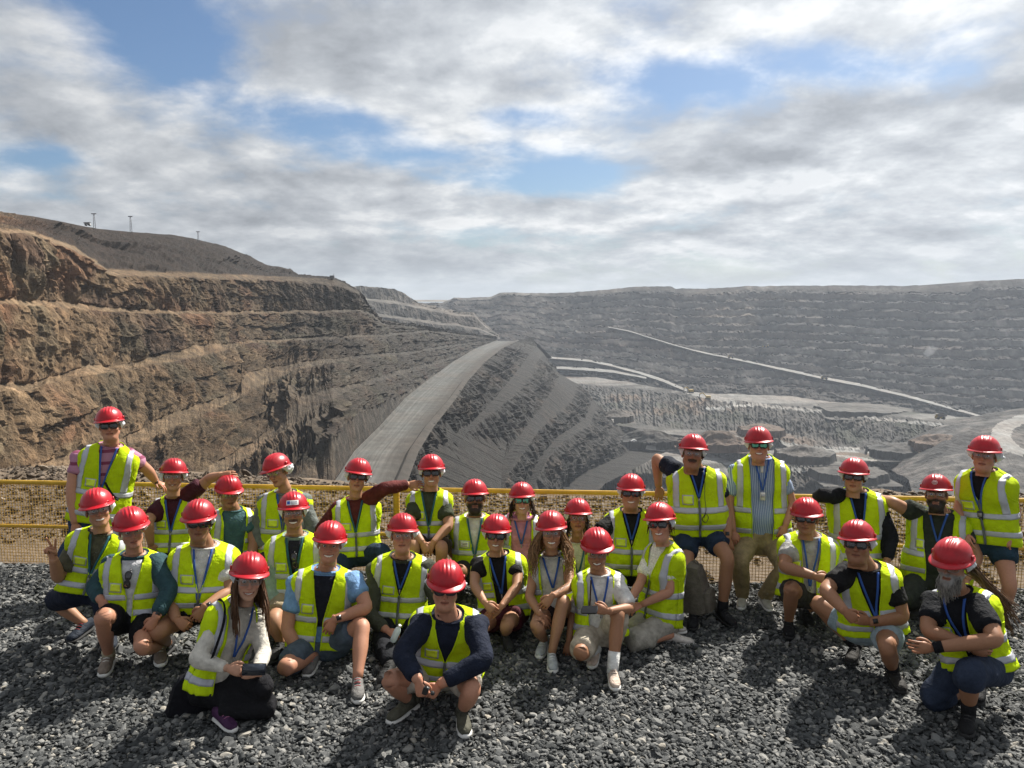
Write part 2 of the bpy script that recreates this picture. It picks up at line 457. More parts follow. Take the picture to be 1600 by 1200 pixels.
# the back of the dump falls away behind its skyline
back = rows[0] + np.array([-60, 220, -6.0]); rows = [back + np.array([-80, 300, -12.0]), back] + rows
kinds = ['b', 'b'] + [k for k, _, _ in LW][1:]
def col_left(P, B, n, d):
    X, Y, Z = P[..., 0], P[..., 1], P[..., 2]
    px = CX + X / Y * FPX
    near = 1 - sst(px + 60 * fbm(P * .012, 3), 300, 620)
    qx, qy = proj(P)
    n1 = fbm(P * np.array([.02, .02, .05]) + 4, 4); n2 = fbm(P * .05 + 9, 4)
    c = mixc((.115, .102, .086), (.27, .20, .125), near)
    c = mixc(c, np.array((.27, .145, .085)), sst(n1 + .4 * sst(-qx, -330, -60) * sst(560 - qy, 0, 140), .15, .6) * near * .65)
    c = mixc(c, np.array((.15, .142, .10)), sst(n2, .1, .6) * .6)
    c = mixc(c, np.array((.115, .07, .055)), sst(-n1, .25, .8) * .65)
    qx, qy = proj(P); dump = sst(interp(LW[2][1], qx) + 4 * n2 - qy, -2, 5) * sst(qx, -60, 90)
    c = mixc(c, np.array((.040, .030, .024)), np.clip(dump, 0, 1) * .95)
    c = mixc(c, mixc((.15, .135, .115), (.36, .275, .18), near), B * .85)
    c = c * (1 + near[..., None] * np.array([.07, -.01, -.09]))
    return c * (.29 + .14 * (1 - sst(qx, 60, 330)))[..., None] * (1 + .25 * np.clip(d, -1, 1))[..., None]  # far left painted sunlit; cloud shade and recess shade painted into the colour
rr = [4, 5] + [22, 3, 30, 5, 37, 6, 37, 7, 32, 7, 22, 6]
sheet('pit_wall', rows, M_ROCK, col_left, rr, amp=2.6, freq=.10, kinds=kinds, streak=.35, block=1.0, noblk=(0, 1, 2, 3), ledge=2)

# ---------------------------------------------------------------- haul road on the shoulder between wall and spur
RL = [(776, 533), (742, 546), (706, 568), (664, 599), (632, 625), (590, 672), (552, 710), (520, 760), (480, 830)]
RR = [(806, 533), (778, 546), (750, 567), (720, 598), (700, 625), (660, 672), (634, 710), (612, 760), (590, 830)]
ry = [985, 820, 645, 489, 403, 310, 260, 215, 175]
def track(px_line, Y, N): return resamp(np.array([unproj(a, b, c) for (a, b), c in zip(px_line, Y)]), N)
a = track(RL, ry, 260); b = track(RR, ry, 260)
road_lines = [a + np.array([-1.0, 0, -.2]), a * .97 + b * .03 + np.array([0, 0, 1.3]), a * .93 + b * .07] + [a * (1 - t) + b * t for t in (.3, .5, .7)] + [b + np.array([0, 0, .2]), b + np.array([1.5, 0, 1.8]), b + np.array([4.5, 0, 1.0])]
def col_road(P, B, n, d):
    s = np.linspace(0, 1, P.shape[0])[:, None] * np.ones(P.shape[1])[None]
    trk = fbm(np.stack([s * 38, P[..., 1] * .004, s * 0], -1), 3)
    c = mixc((.072, .073, .068), (.104, .104, .098), sst(trk, -.3, .5))
    c = mixc(c, np.array((.045, .040, .034)), np.clip(sst(s, .5, .9) + sst(-s, -.2, -.02) * .7, 0, 1))
    return c
sheet('haul_road', road_lines, M_DIRT, col_road, [5, 4, 8, 8, 8, 8, 4, 5], amp=.25, freq=.12, streak=1)

# ---------------------------------------------------------------- the spur: benches falling from the road to the pit floor
def zline(pts, N, jz=0):
    return resamp(np.array([unproj(a, b, c) for a, b, c in pts]), N)
def yline(pts, Yg):
    A = np.array([p if isinstance(p, np.ndarray) else unproj(*p) for p in pts]); A = A[np.argsort(A[:, 1])]
    Yc = np.minimum(Yg, A[-1, 1]); out = np.stack([np.interp(Yc, A[:, 1], A[:, 0]), Yc, np.interp(Yc, A[:, 1], A[:, 2])], 1)
    lo = Yc < A[0, 1]; j = min(3, len(A) - 1); sl = (A[j] - A[0]) / (A[j, 1] - A[0, 1]); out[lo] = A[0] + (Yc[lo] - A[0, 1])[:, None] * sl
    return out
N2 = 480
YG = np.geomspace(985, 185, N2)
S0 = yline([unproj(833, 526, 985)] + [q for q in (b + np.array([4.0, 0, .9]))[6::6]], YG)
spur = [S0 + np.array([-2, 1, -2.0]), S0,
    yline([(839, 542, 960), (826, 556, 850), (800, 590, 650), (765, 632, 490), (728, 668, 385), (690, 695, 322), (664, 728, 280), (640, 780, 236), (625, 830, 205)], YG),
    yline([(850, 553, 950), (842, 562, 840), (815, 608, 610), (770, 645, 455), (724, 681, 362), (692, 703, 308), (668, 735, 270), (648, 785, 230), (635, 840, 200)], YG),
    yline([(874, 584, 900), (868, 603, 720), (842, 640, 585), (805, 690, 465), (780, 728, 405), (752, 790, 335), (735, 840, 295)], YG),
    yline([(903, 601, 860), (892, 630, 700), (852, 662, 560), (822, 700, 450), (796, 742, 385), (772, 795, 325), (755, 845, 285)], YG),
    yline([(926, 624, 835), (914, 655, 690), (870, 683, 565), (843, 715, 480), (825, 752, 420), (812, 800, 362), (800, 850, 320)], YG),
    yline([(934, 633, 820), (922, 664, 672), (880, 690, 545), (852, 722, 462), (836, 757, 405), (826, 802, 352), (815, 852, 312)], YG),
    yline([(957, 660, 790), (950, 690, 660), (915, 708, 575), (880, 735, 500), (862, 765, 448), (850, 810, 395), (845, 860, 345)], YG),
    yline([(990, 700, 725), (972, 712, 665), (940, 726, 610), (905, 742, 560), (880, 765, 505), (868, 815, 430), (865, 870, 370)], YG),
    yline([(1040, 706, 705), (1010, 722, 640), (980, 738, 590), (945, 756, 545), (925, 780, 490), (915, 830, 415), (915, 880, 360)], YG)]
# behind the crest the spur falls away
spur = [spur[0] + np.array([30, 60, -30.0])] + spur
def col_spur(P, B, n, d):
    n1 = fbm(P * .03 + 2, 4); n2 = fbm(P * np.array([.015, .015, .06]) + 7, 3)
    c = mixc((.088, .08, .07), (.125, .115, .10), sst(n1, -.4, .6))
    c = mixc(c, np.array((.19, .145, .105)), sst(n2, .3, .75) * .6)
    c = mixc(c, np.array((.075, .068, .058)), B * sst(n1, -.6, .3) * .8)
    return c * .20 * (1 + .3 * np.clip(d, -1, 1))[..., None]  # cloud shade over the spur and shade in its recesses painted in
sheet('pit_spur', spur, M_ROCK, col_spur, [3, 3, 40, 6, 40, 9, 34, 6, 26, 28, 5], amp=2.1, freq=.09, kinds=['b', 'b', 'f', 'b', 'f', 'b', 'f', 'b', 'f', 'f', 'b'], streak=.35, seed=3, block=1.25, bw=.55, ledge=2)

# ---------------------------------------------------------------- far wall with its benches
N3 = 640
xf = np.linspace(560, 2150, N3)
sky_l = [(560, 476), (640, 474), (660, 473), (690, 473), (710, 465), (765, 464), (783, 457), (860, 458), (911, 456), (992, 448), (1049, 447), (1056, 451), (1106, 451), (1172, 447), (1315, 446), (1420, 446.5), (1514, 446), (1529, 439), (1600, 436), (1750, 432), (2150, 425)]
bot_l = [(560, 540), (800, 560), (870, 582), (950, 590), (1073, 612), (1234, 618), (1400, 640), (1543, 655), (1600, 660), (1900, 680), (2150, 690)]
yt = np.interp(xf, [560, 800, 1100, 1600, 2150], [1650, 1600, 1500, 1300, 1050]); yb = np.interp(xf, [560, 800, 1100, 1600, 2150], [1350, 1250, 1150, 1000, 820])
top, bot = interp(sky_l, xf), interp(bot_l, xf)
top = top + fbm(np.stack([xf * .05, xf * 0, xf * 0], 1), 3) * 1.1
fl = []; fk = []
NB = 14
fr = lambda t, i: t + .011 * fbm(np.stack([xf * .014, xf * 0 + i * 7.7, xf * 0], 1), 3) * (0 < i < NB)
def frow(t, dY): return unproj(xf, top * (1 - t) + bot * t, yt * (1 - t) + yb * t + dY)
fl.append(frow(0, 0) + np.array([0, 900, -25.0])); fk.append('f')
for i in range(NB + 1):
    t = fr(i / NB, i)
    if 0 < i < NB: fl.append(frow(t - .020, 0)); fk.append('b')
    fl.append(frow(t, -10 if i else 0)); fk.append('f')
def col_far(P, B, n, d):
    px = CX + P[..., 0] / P[..., 1] * FPX; Z = P[..., 2]
    py = 470 - (Z - CAMH) / P[..., 1] * FPX
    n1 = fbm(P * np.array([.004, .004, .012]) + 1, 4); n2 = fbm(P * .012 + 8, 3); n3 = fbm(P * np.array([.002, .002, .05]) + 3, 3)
    c = mixc((.05, .047, .046), (.19, .168, .145), sst(n1 + .5 * n3, -.5, .7))  # large dark patches in the colour stand in for cloud shadows
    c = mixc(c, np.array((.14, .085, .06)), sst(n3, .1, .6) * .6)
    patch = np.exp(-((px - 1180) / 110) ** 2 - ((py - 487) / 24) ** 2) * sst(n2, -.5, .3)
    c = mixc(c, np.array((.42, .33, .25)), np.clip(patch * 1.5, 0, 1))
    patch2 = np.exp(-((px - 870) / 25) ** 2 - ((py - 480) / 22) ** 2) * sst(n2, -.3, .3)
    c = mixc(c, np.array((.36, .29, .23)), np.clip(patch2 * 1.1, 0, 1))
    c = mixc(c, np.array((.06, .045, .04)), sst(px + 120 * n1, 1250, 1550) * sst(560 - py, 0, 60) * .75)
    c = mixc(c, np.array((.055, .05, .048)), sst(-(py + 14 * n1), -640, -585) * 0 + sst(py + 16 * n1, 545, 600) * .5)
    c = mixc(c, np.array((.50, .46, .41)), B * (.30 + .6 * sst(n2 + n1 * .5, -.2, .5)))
    return c * .22 * (1 + .3 * np.clip(d, -1, 1))[..., None]  # wall colour darkened as under cloud, hollows painted darker still
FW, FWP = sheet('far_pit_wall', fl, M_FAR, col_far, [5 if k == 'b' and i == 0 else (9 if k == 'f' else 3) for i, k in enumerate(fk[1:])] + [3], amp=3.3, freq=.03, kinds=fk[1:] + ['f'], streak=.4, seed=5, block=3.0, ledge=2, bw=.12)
from_far = lambda px, py: float(np.interp((py - np.interp(px, xf, top)) / (np.interp(px, xf, bot) - np.interp(px, xf, top)), [0, 1], [np.interp(px, xf, yt), np.interp(px, xf, yb)]))

# roads climbing the far wall
def far_road(pts, wpx, dY=-14):
    P = np.array(pts, float); P = resamp(P, 120)
    P[:, 1] += fbm(np.stack([P[:, 0] * .03, P[:, 0] * 0, P[:, 0] * 0], 1), 2) * .5
    Y = np.array([from_far(x, y) for x, y in P]) + dY
    wv = np.interp(np.linspace(0, 1, len(P)), np.linspace(0, 1, len(wpx)), wpx)
    wv = wv * (1 + .35 * perlin(np.stack([P[:, 0] * .12, P[:, 0] * 0 + 4, P[:, 0] * 0], 1)))
    c0 = unproj(P[:, 0], P[:, 1] - wv / 2, Y + 6); c1 = unproj(P[:, 0], P[:, 1] + wv / 2, Y - 8)
    lines = [c0 + np.array([0, 14, .5]), c0, (c0 + c1) / 2, c1, c1 + np.array([0, 5, -2.5])]
    sheet('haul_road', lines, M_DIRT, lambda P, B, n, d: np.broadcast_to(np.array((.16, .158, .15)), P.shape) * (1 + .12 * d[..., None]), [2, 2, 2, 3], amp=.3, freq=.05, streak=1)
far_road([(950, 511), (982, 517), (1030, 532), (1085, 548), (1139, 559), (1210, 574), (1287, 591), (1350, 603), (1410, 617), (1480, 636), (1541, 653)], [.8, 1.2, 2.4, 3.4, 3.4, 3.0])
far_road([(859, 559), (920, 564), (959, 572), (1000, 583), (1039, 596), (1073, 610)], [1.5, 2, 3, 4], -16)
far_road([(866, 575), (910, 577), (960, 581), (1010, 590)], [2, 3, 3], -18)

# ---------------------------------------------------------------- middle distance: pale terraces left of centre
xm = np.linspace(540, 780, 300)
ml = [[(540, 447), (570, 447), (615, 451), (632, 458), (645, 468), (655, 474), (690, 481), (716, 487), (740, 488), (757, 507), (780, 524)],
      [(540, 462), (575, 466), (620, 471), (655, 478), (690, 485), (716, 491), (742, 492), (757, 509), (780, 525)],
      [(540, 466), (575, 470), (620, 475), (655, 482), (690, 489), (716, 494), (742, 495), (757, 511), (780, 525.5)],
      [(540, 482), (575, 488), (620, 494), (655, 499), (690, 504), (716, 507), (750, 513), (780, 527)],
      [(540, 487), (575, 493), (620, 498), (655, 503), (690, 508), (716, 510), (750, 516), (780, 528)],
      [(540, 520), (620, 525), (700, 525), (780, 531)]]
mr = []
for i, l in enumerate(ml):
    mr.append(unproj(xm, interp(l, xm) + fbm(np.stack([xm * .06, xm * 0 + i * 9, xm * 0], 1), 3) * .8, np.interp(xm, [540, 780], [1080, 1150]) - i * 18))
mr = [mr[0] + np.array([-40, 260, -8.0])] + mr
def col_mid(P, B, n, d):
    n1 = fbm(P * .02 + 6, 4); s = sst(P[..., 2], -40, 14)
    c = mixc((.15, .14, .125), (.25, .225, .19), s)
    c = mixc(c, np.array((.33, .32, .30)), sst(n1, .1, .6) * .6)
    return mixc(c, np.array((.25, .235, .21)), B * .6) * .38
sheet('pit_terrace', mr, M_FAR, col_mid, [5, 12, 3, 14, 3, 14], amp=2.5, freq=.05, kinds=['b', 'f', 'b', 'f', 'b', 'f'], streak=.4, seed=8, block=2.0)

# ---------------------------------------------------------------- pit floor, muck piles and inner benches
xp = np.linspace(780, 2000, 520)
def prow(l, z=None, Y=None):
    py = interp(l, xp) + fbm(np.stack([xp * .03, xp * 0 + l[0][1], xp * 0], 1), 3) * 1.6
    if Y is None: Y = ray_plane_Y(py, z)
    return unproj(xp, py, Y)
fl1 = [(780, 560), (860, 578), (870, 583), (950, 592), (1073, 613), (1234, 619), (1400, 641), (1543, 656), (1600, 661), (2000, 690)]
pl = [('b', prow(fl1, -118) * 1.0),
      ('b', prow([(780, 574), (880, 598), (940, 603), (1006, 609), (1106, 622), (1182, 629), (1296, 641), (1410, 652), (1529, 668), (1600, 678), (2000, 720)], -120)),
      ('f', prow([(780, 600), (880, 630), (959, 652), (1030, 668), (1101, 672), (1220, 694), (1330, 705), (1410, 707), (1600, 715), (2000, 755)], -142)),
      ('b', prow([(780, 612), (880, 646), (959, 664), (1030, 676), (1101, 686), (1220, 712), (1330, 722), (1410, 726), (1600, 735), (2000, 775)], -143)),
      ('f', prow([(780, 650), (880, 672), (959, 690), (1030, 695), (1085, 700), (1140, 722), (1230, 762), (1330, 792), (1600, 805), (2000, 840)], -160)),
      ('b', prow([(780, 690), (880, 720), (959, 712), (1030, 722), (1100, 742), (1180, 790), (1280, 830), (1600, 850), (2000, 880)], -161)),
      ('f', prow([(780, 900), (2000, 960)], -180))]
def col_floor(P, B, n, d):
    px = CX + P[..., 0] / P[..., 1] * FPX
    n1 = fbm(P * np.array([.012, .012, .05]) + 2, 4); n2 = fbm(P * .04 + 5, 3)
    tr = fbm(np.stack([P[..., 0] * .004 + 3, P[..., 1] * .022, P[..., 2] * 0], -1), 3)
    c = mixc((.085, .08, .073), (.15, .138, .122), sst(n1, -.3, .6))
    c = mixc(c, np.array((.075, .085, .055)), sst(fbm(P * .02 + 9, 3), .2, .6) * .5)
    c = mixc(c, np.array((.24, .17, .12)), sst(n1 + .3 * n2, .35, .8) * .6)
    c = mixc(c, np.array((.30, .29, .27)), B * sst(tr + .3 * n2, 0.0, .35) * .85)
    return c * .50
FLOOR_ROADS = [([(845, 790), (890, 755), (925, 735), (965, 719), (1005, 706), (1040, 697), (1090, 692)], 15), ([(1100, 641), (1180, 632), (1260, 641), (1340, 651), (1430, 660), (1529, 668)], 6),
               ([(1073, 613), (1110, 620), (1153, 630)], 8), ([(1215, 692), (1270, 702), (1330, 703), (1390, 708), (1445, 722)], 9), ([(955, 716), (1000, 703), (1035, 694), (1070, 690)], 7), ([(1165, 706), (1230, 714), (1290, 709), (1350, 717), (1430, 736)], 5), ([(1235, 614), (1300, 622), (1350, 632), (1400, 640)], 4), ([(1130, 722), (1200, 738), (1290, 732), (1400, 745), (1460, 762)], 8)]
sheet('pit_floor', [p for _, p in pl], M_FLOOR, col_floor, [10, 34, 9, 34, 20, 30], split=lambda P: lat_mask(P, FLOOR_ROADS), amp=2.6, freq=.05, kinds=[k for k, _ in pl][1:], streak=.6, seed=11, block=.9, ledge=2)

# right-hand inner mound with a curved track
N4 = 200
rm = [zline([(1390, 735, 640), (1462, 668, 700), (1500, 655, 720), (1545, 646, 735), (1600, 638, 740), (1700, 632, 740), (1900, 650, 700)], N4),
      zline([(1405, 742, 600), (1470, 690, 640), (1510, 668, 670), (1562, 655, 690), (1610, 648, 690), (1700, 650, 680), (1900, 680, 640)], N4),
      zline([(1420, 750, 570), (1480, 715, 590), (1530, 695, 610), (1570, 680, 620), (1620, 700, 600), (1700, 715, 580), (1900, 740, 560)], N4),
      zline([(1430, 790, 500), (1500, 770, 510), (1560, 765, 520), (1640, 780, 500), (1900, 830, 480)], N4),
      zline([(1430, 860, 420), (1560, 880, 420), (1900, 930, 400)], N4)]
rm = [rm[0] + np.array([0, 60, -25.0])] + rm
def ring_mask(P):
    px, py = proj(P); r = np.sqrt(((px - 1632) / 84) ** 2 + ((py - 682) / 37) ** 2); return (r < 1) & (r > .62)
sheet('pit_mound', rm, M_FAR, lambda P, B, n, d: mixc((.03, .029, .028), (.085, .079, .073), sst(fbm(P * .03, 4) + .6 * fbm(P * .12, 3), -.5, .6)) + B[..., None] * .0, [4, 22, 28, 24, 14], amp=2.2, freq=.06, kinds=['b', 'f', 'f', 'f', 'f'], streak=.5, seed=13, split=ring_mask)

def heap(px, py, wpx, hpx, Y, dpx=None, col=(.045, .043, .04), seed=0, name='spoil_heap'):
    sc = Y / FPX; w, h = wpx * sc / 2 * 1.25, hpx * sc * .55; c0 = unproj(px, py, Y); dd = (dpx or wpx) * sc / 2
    u, v = np.meshgrid(np.linspace(-1.1, 1.1, 46), np.linspace(-1.1, 1.1, 34), indexing='ij'); r = np.sqrt(u * u + v * v) + .22 * fbm(np.stack([u * 1.5, v * 1.5, u * 0 + seed], -1), 3)
    z = h * (1 - sst(r, .12, 1.0)) + h * .12 * ridged(np.stack([u * 3, v * 3, u * 0 + seed], -1), 4) * (r < 1.05) - (r > 1.02) * 6
    P = np.stack([c0[0] + u * w, c0[1] + v * dd, c0[2] + z - 1.0], -1); mb = MB(); mb.add(P, gridq(46, 34), col=(np.array(col) * (1 + .35 * fbm(P * .12, 3))[..., None]).clip(.01, 1).reshape(-1, 3))
    tag(link(name, mb.mesh(name, M_FLOOR, smooth=False, color=True)), kind='structure')
for i, a_ in enumerate([(1258, 706, 74, 20, 640), (1120, 690, 90, 30, 690, 60), (1010, 686, 90, 26, 720, 60), (1345, 636, 110, 9, 850, 120), (1190, 668, 60, 12, 760), (1410, 700, 80, 16, 660), (960, 648, 46, 14, 800), (1470, 690, 70, 22, 650), (1075, 742, 70, 30, 560), (1330, 735, 90, 14, 600)]):
    heap(*a_, seed=i * 3.3, col=[(.07, .066, .06), (.10, .075, .058), (.055, .053, .05)][i % 3])
# everything that lies behind the pit and below it
mb = MB(); mb.add([[-2400, -250, -200], [2400, -250, -200], [2400, 2900, -200], [-2400, 2900, -200]], [[0, 1, 2, 3]], col=(.14, .13, .12))
tag(link('pit_bottom', mb.mesh('pit_bottom', M_FLOOR, color=True)), kind='structure')
mb = MB()
gx = np.linspace(-2400, 2400, 60); gy = np.linspace(1750, 2900, 30)
GX, GY = np.meshgrid(gx, gy); GZ = 2 + fbm(np.stack([GX * .002, GY * .002, GX * 0], -1), 3) * 5
mb.add(np.stack([GX, GY, GZ], -1), gridq(30, 60), col=(.12, .11, .09))
tag(link('far_plain', mb.mesh('far_plain', M_FAR, color=True)), kind='structure')

# ---------------------------------------------------------------- haze
hm = bpy.data.materials.new('dusty_air'); hm.use_nodes = True
k = NT(hm.node_tree); k.n.clear()
pv = k.add('ShaderNodeVolumePrincipled'); pv.inputs['Color'].default_value = (.78, .87, 1.0, 1); pv.inputs['Density'].default_value = 0.00010
pv.inputs['Anisotropy'].default_value = .2
k.l.new(pv.outputs[0], k.add('ShaderNodeOutputMaterial').inputs['Volume'])
v, q = box((0, 1300, -70), (5000, 3300, 264))
mb = MB(); mb.add(v, q)
hz_o = link('haze', mb.mesh('haze', hm, smooth=False)); tag(hz_o, kind='stuff')
# =================================================================== VIEWING PLATFORM, GRAVEL, FENCE
rng0 = np.random.RandomState(3)
fenceY = lambda X: 8.05 - .0724 * (np.asarray(X, float) + 5.46)

def gravelmat():
    m = bpy.data.materials.new('crushed_stone'); m.use_nodes = True
    k = NT(m.node_tree); b = k.n['Principled BSDF']; co = k.add('ShaderNodeTexCoord').outputs['Object']
    ri = k.add('ShaderNodeObjectInfo').outputs['Random']
    c = k.ramp(ri, [(0, (.030, .033, .034)), (.45, (.068, .071, .071)), (.8, (.125, .127, .123)), (.95, (.225, .22, .205)), (1.0, (.29, .265, .22))])
    f = k.maprange(k.noise(co, 45, 4, .65), .3, .7, .72, 1.25)
    s = k.add('ShaderNodeVectorMath', operation='SCALE'); k.l.new(c, s.inputs[0]); k.l.new(f, s.inputs['Scale'])
    k.put(b.inputs['Base Color'], s.outputs[0]); b.inputs['Roughness'].default_value = .78; b.inputs['Specular IOR Level'].default_value = .3
    bn = k.add('ShaderNodeBump'); bn.inputs['Strength'].default_value = .4; bn.inputs['Distance'].default_value = .004
    k.l.new(k.noise(co, 120, 3, .6), bn.inputs['Height']); k.l.new(bn.outputs[0], b.inputs['Normal'])
    return m
def rubblemat():
    m = gravelmat(); m.name = 'brown_rubble'
    for n in m.node_tree.nodes:
        if n.bl_idname == 'ShaderNodeValToRGB':
            for e, c in zip(n.color_ramp.elements, [(.04, .03, .021), (.085, .063, .045), (.13, .098, .07), (.19, .148, .108), (.27, .22, .17)]): e.color = (*c, 1)
    return m
M_GRAVEL = gravelmat(); M_RUBBLE = rubblemat()
M_GBASE = mat('gravel_dust', (.04, .042, .041), rough=.95, var=.35, vscale=30, bump=.8, bscale=40, bdist=.02)
M_RBASE = mat('rubble_dust', (.12, .09, .062), rough=.95, var=.3, vscale=5, bump=.9, bscale=14, bdist=.05)

mb = MB(); gx = np.linspace(-16, 16, 129); gy = np.linspace(-14, 1, 160)
GX, V_ = np.meshgrid(gx, np.linspace(0, 1, 160)); GYf = -14 + V_ * (fenceY(GX) + .12 + 14)
mb.add(np.stack([GX, GYf, fbm(np.stack([GX * .8, GYf * .8, GX * 0], -1), 3) * .018 - .015], -1), gridq(160, 129))
tag(link('gravel_ground', mb.mesh('gravel_ground', M_GBASE)), kind='structure')

ICO = None
def ico():
    p = (1 + 5 ** .5) / 2
    v = np.array([[-1, p, 0], [1, p, 0], [-1, -p, 0], [1, -p, 0], [0, -1, p], [0, 1, p], [0, -1, -p], [0, 1, -p], [p, 0, -1], [p, 0, 1], [-p, 0, -1], [-p, 0, 1]]) / math.sqrt(1 + p * p)
    f = np.array([[0,11,5],[0,5,1],[0,1,7],[0,7,10],[0,10,11],[1,5,9],[5,11,4],[11,10,2],[10,7,6],[7,1,8],[3,9,4],[3,4,2],[3,2,6],[3,6,8],[3,8,9],[4,9,5],[2,4,11],[6,2,10],[8,6,7],[9,8,1]])
    return v, f
def rock_shapes(m, tagname, nv=12, seed=1):
    c = bpy.data.collections.new(tagname); r = np.random.RandomState(seed); v0, f0 = ico()
    e = {}; V = [tuple(x) for x in v0]; F = []
    def midp(i, j):
        k = (min(i, j), max(i, j))
        if k not in e: p = (np.array(V[i]) + np.array(V[j])) / 2; V.append(tuple(p / np.linalg.norm(p))); e[k] = len(V) - 1
        return e[k]
    for i, j, k in f0:
        a, b, c_ = midp(i, j), midp(j, k), midp(k, i); F += [(i, a, c_), (j, b, a), (k, c_, b), (a, b, c_)]
    V = np.array(V)
    for n_ in range(nv):
        P = V * (1 + r.uniform(-.10, .10, (len(V), 1)))
        for _ in range(9):                                  # fracture planes
            d = r.normal(size=3); d /= np.linalg.norm(d); h = r.uniform(.42, .82); o = np.maximum(P @ d - h, 0); P = P - o[:, None] * d
        P = P * np.array([r.uniform(1.05, 1.5), r.uniform(.75, 1.05), r.uniform(.42, .8)])
        mb = MB(); mb.add(P, None, F); c.objects.link(bpy.data.objects.new('stone', mb.mesh('stone', m, smooth=False)))
    return c
def stones(name, pos, size, m, seed, flat=(.35, .7)):
    r = np.random.RandomState(seed); n = len(pos)
    me = bpy.data.meshes.new(name); me.vertices.add(n); me.vertices.foreach_set('co', pos.astype(np.float32).ravel())
    rot = np.stack([r.normal(0, .42, n), r.normal(0, .42, n), r.uniform(0, 6.28, n)], -1)
    at = me.attributes.new('rot', 'FLOAT_VECTOR', 'POINT'); at.data.foreach_set('vector', rot.astype(np.float32).ravel())
    sc = np.asarray(size)[:, None] * r.uniform(.85, 1.15, (n, 3)); at = me.attributes.new('scl', 'FLOAT_VECTOR', 'POINT'); at.data.foreach_set('vector', sc.astype(np.float32).ravel())
    o = link(name, me); tag(o, kind='stuff')
    g = bpy.data.node_groups.new(name + '_scatter', 'GeometryNodeTree')
    g.interface.new_socket('Geometry', in_out='INPUT', socket_type='NodeSocketGeometry'); g.interface.new_socket('Geometry', in_out='OUTPUT', socket_type='NodeSocketGeometry')
    N_ = g.nodes; gi = N_.new('NodeGroupInput'); go = N_.new('NodeGroupOutput'); ip = N_.new('GeometryNodeInstanceOnPoints'); ci = N_.new('GeometryNodeCollectionInfo')
    ci.inputs['Collection'].default_value = rock_shapes(m, name + '_shapes', seed=seed); ci.inputs['Separate Children'].default_value = True; ci.inputs['Reset Children'].default_value = True
    ip.inputs['Pick Instance'].default_value = True
    for nm, s_ in (('rot', 'Rotation'), ('scl', 'Scale')):
        na = N_.new('GeometryNodeInputNamedAttribute'); na.data_type = 'FLOAT_VECTOR'; na.inputs['Name'].default_value = nm; g.links.new(na.outputs['Attribute'], ip.inputs[s_])
    g.links.new(gi.outputs[0], ip.inputs['Points']); g.links.new(ci.outputs[0], ip.inputs['Instance']); g.links.new(ip.outputs[0], go.inputs[0])
    md = o.modifiers.new('scatter', 'NODES'); md.node_group = g
    return o
n = 140000
Yg = 3.4 + (8.5 - 3.4) * rng0.rand(n) ** .92; Xg = (rng0.rand(n) - .5) * 2 * (Yg * .70 + 1.9)
ok = Yg < fenceY(Xg) + .08; Xg, Yg = Xg[ok], Yg[ok]
sz = np.exp(rng0.normal(math.log(.0138), .42, len(Xg))).clip(.008, .042)
gz = fbm(np.stack([Xg * .8, Yg * .8, Xg * 0], -1), 3) * .018 - .012 + rng0.rand(len(Xg)) * .012
keep = rng0.rand(len(Xg)) < np.clip((6.2 / Yg) ** 1.0, 0, 1)
stones('gravel', np.stack([Xg, Yg, gz], -1)[keep], sz[keep] * np.interp(Yg[keep], [4, 8], [1, 1.2]), M_GRAVEL, 5)

# rubble bank on the far side of the fence
s_ = np.linspace(-11, 12, 220); t_ = np.linspace(0, 1, 40)
S_, T_ = np.meshgrid(s_, t_)
crest = np.interp(S_, [-11, -5.5, -3, -1, 1, 3, 5, 12], [.55, .50, .40, .26, .20, .24, .34, .4])
prof = np.interp(T_, [0, .12, .42, .55, .7, 1], [0, .05, .8, 1.0, .85, -1.6])
BY = fenceY(S_) + .10 + T_ * 4.0
BZ = np.where(prof > 0, crest * prof, prof * 1.6) + fbm(np.stack([S_ * 1.1, BY * 1.1, S_ * 0], -1), 4) * .06 * np.clip(T_ * 6, 0, 1) - .01
mb = MB(); mb.add(np.stack([S_, BY, BZ], -1), gridq(40, 220)); tag(link('rubble_bank', mb.mesh('rubble_bank', M_RBASE)), kind='structure')
n = 26000
i_ = rng0.randint(0, 26, n); j_ = rng0.randint(10, 210, n)
P_ = np.stack([S_, BY, BZ], -1)[i_, j_] + rng0.uniform(-.05, .05, (n, 3)) * np.array([1.2, 1.2, .3])
dens = fbm(P_ * np.array([.8, .8, 0]) + 3, 3) + np.interp(i_, [0, 5, 9, 25], [-.7, -.5, .4, .6]); kp = dens > -.25; P_ = P_[kp]
stones('rubble', P_, np.exp(rng0.normal(math.log(.022), .5, len(P_))).clip(.010, .075), M_RUBBLE, 6)

# fence
M_YEL = mat('yellow_painted_steel', (.48, .28, .022), rough=.45, spec=.4, var=.2, vscale=9, bump=.1, bscale=60)
M_WIRE = mat('yellowed_wire', (.36, .22, .05), rough=.5, spec=.4, var=.3, vscale=20)
fx0, fx1 = -9.6, 9.6
fence = empty('safety_fence', (0, float(fenceY(0)), 0), 'yellow tubular safety fence with wire mesh panels along the edge of the pit', 'fence')
fb = np.array([0, float(fenceY(0)), 0.])
def fpart(name, mb, m): return link(name, mb.mesh(name, m, smooth=False, off=fb), fence)
fp = lambda X, z, d=0.: np.array([X, float(fenceY(X)) + d, z])
for nm, z, r in (('top_rail', .94, .021), ('mid_rail', .45, .017)):
    v, q, t = tube([fp(fx0, z), fp(0, z), fp(fx1, z)], r * 1.15, 8, True, (0, 0, 1), r, math.pi / 8); fpart(nm, MB().add(v, q, t), M_YEL)
px_ = np.arange(-8.42, 9, 2.4)
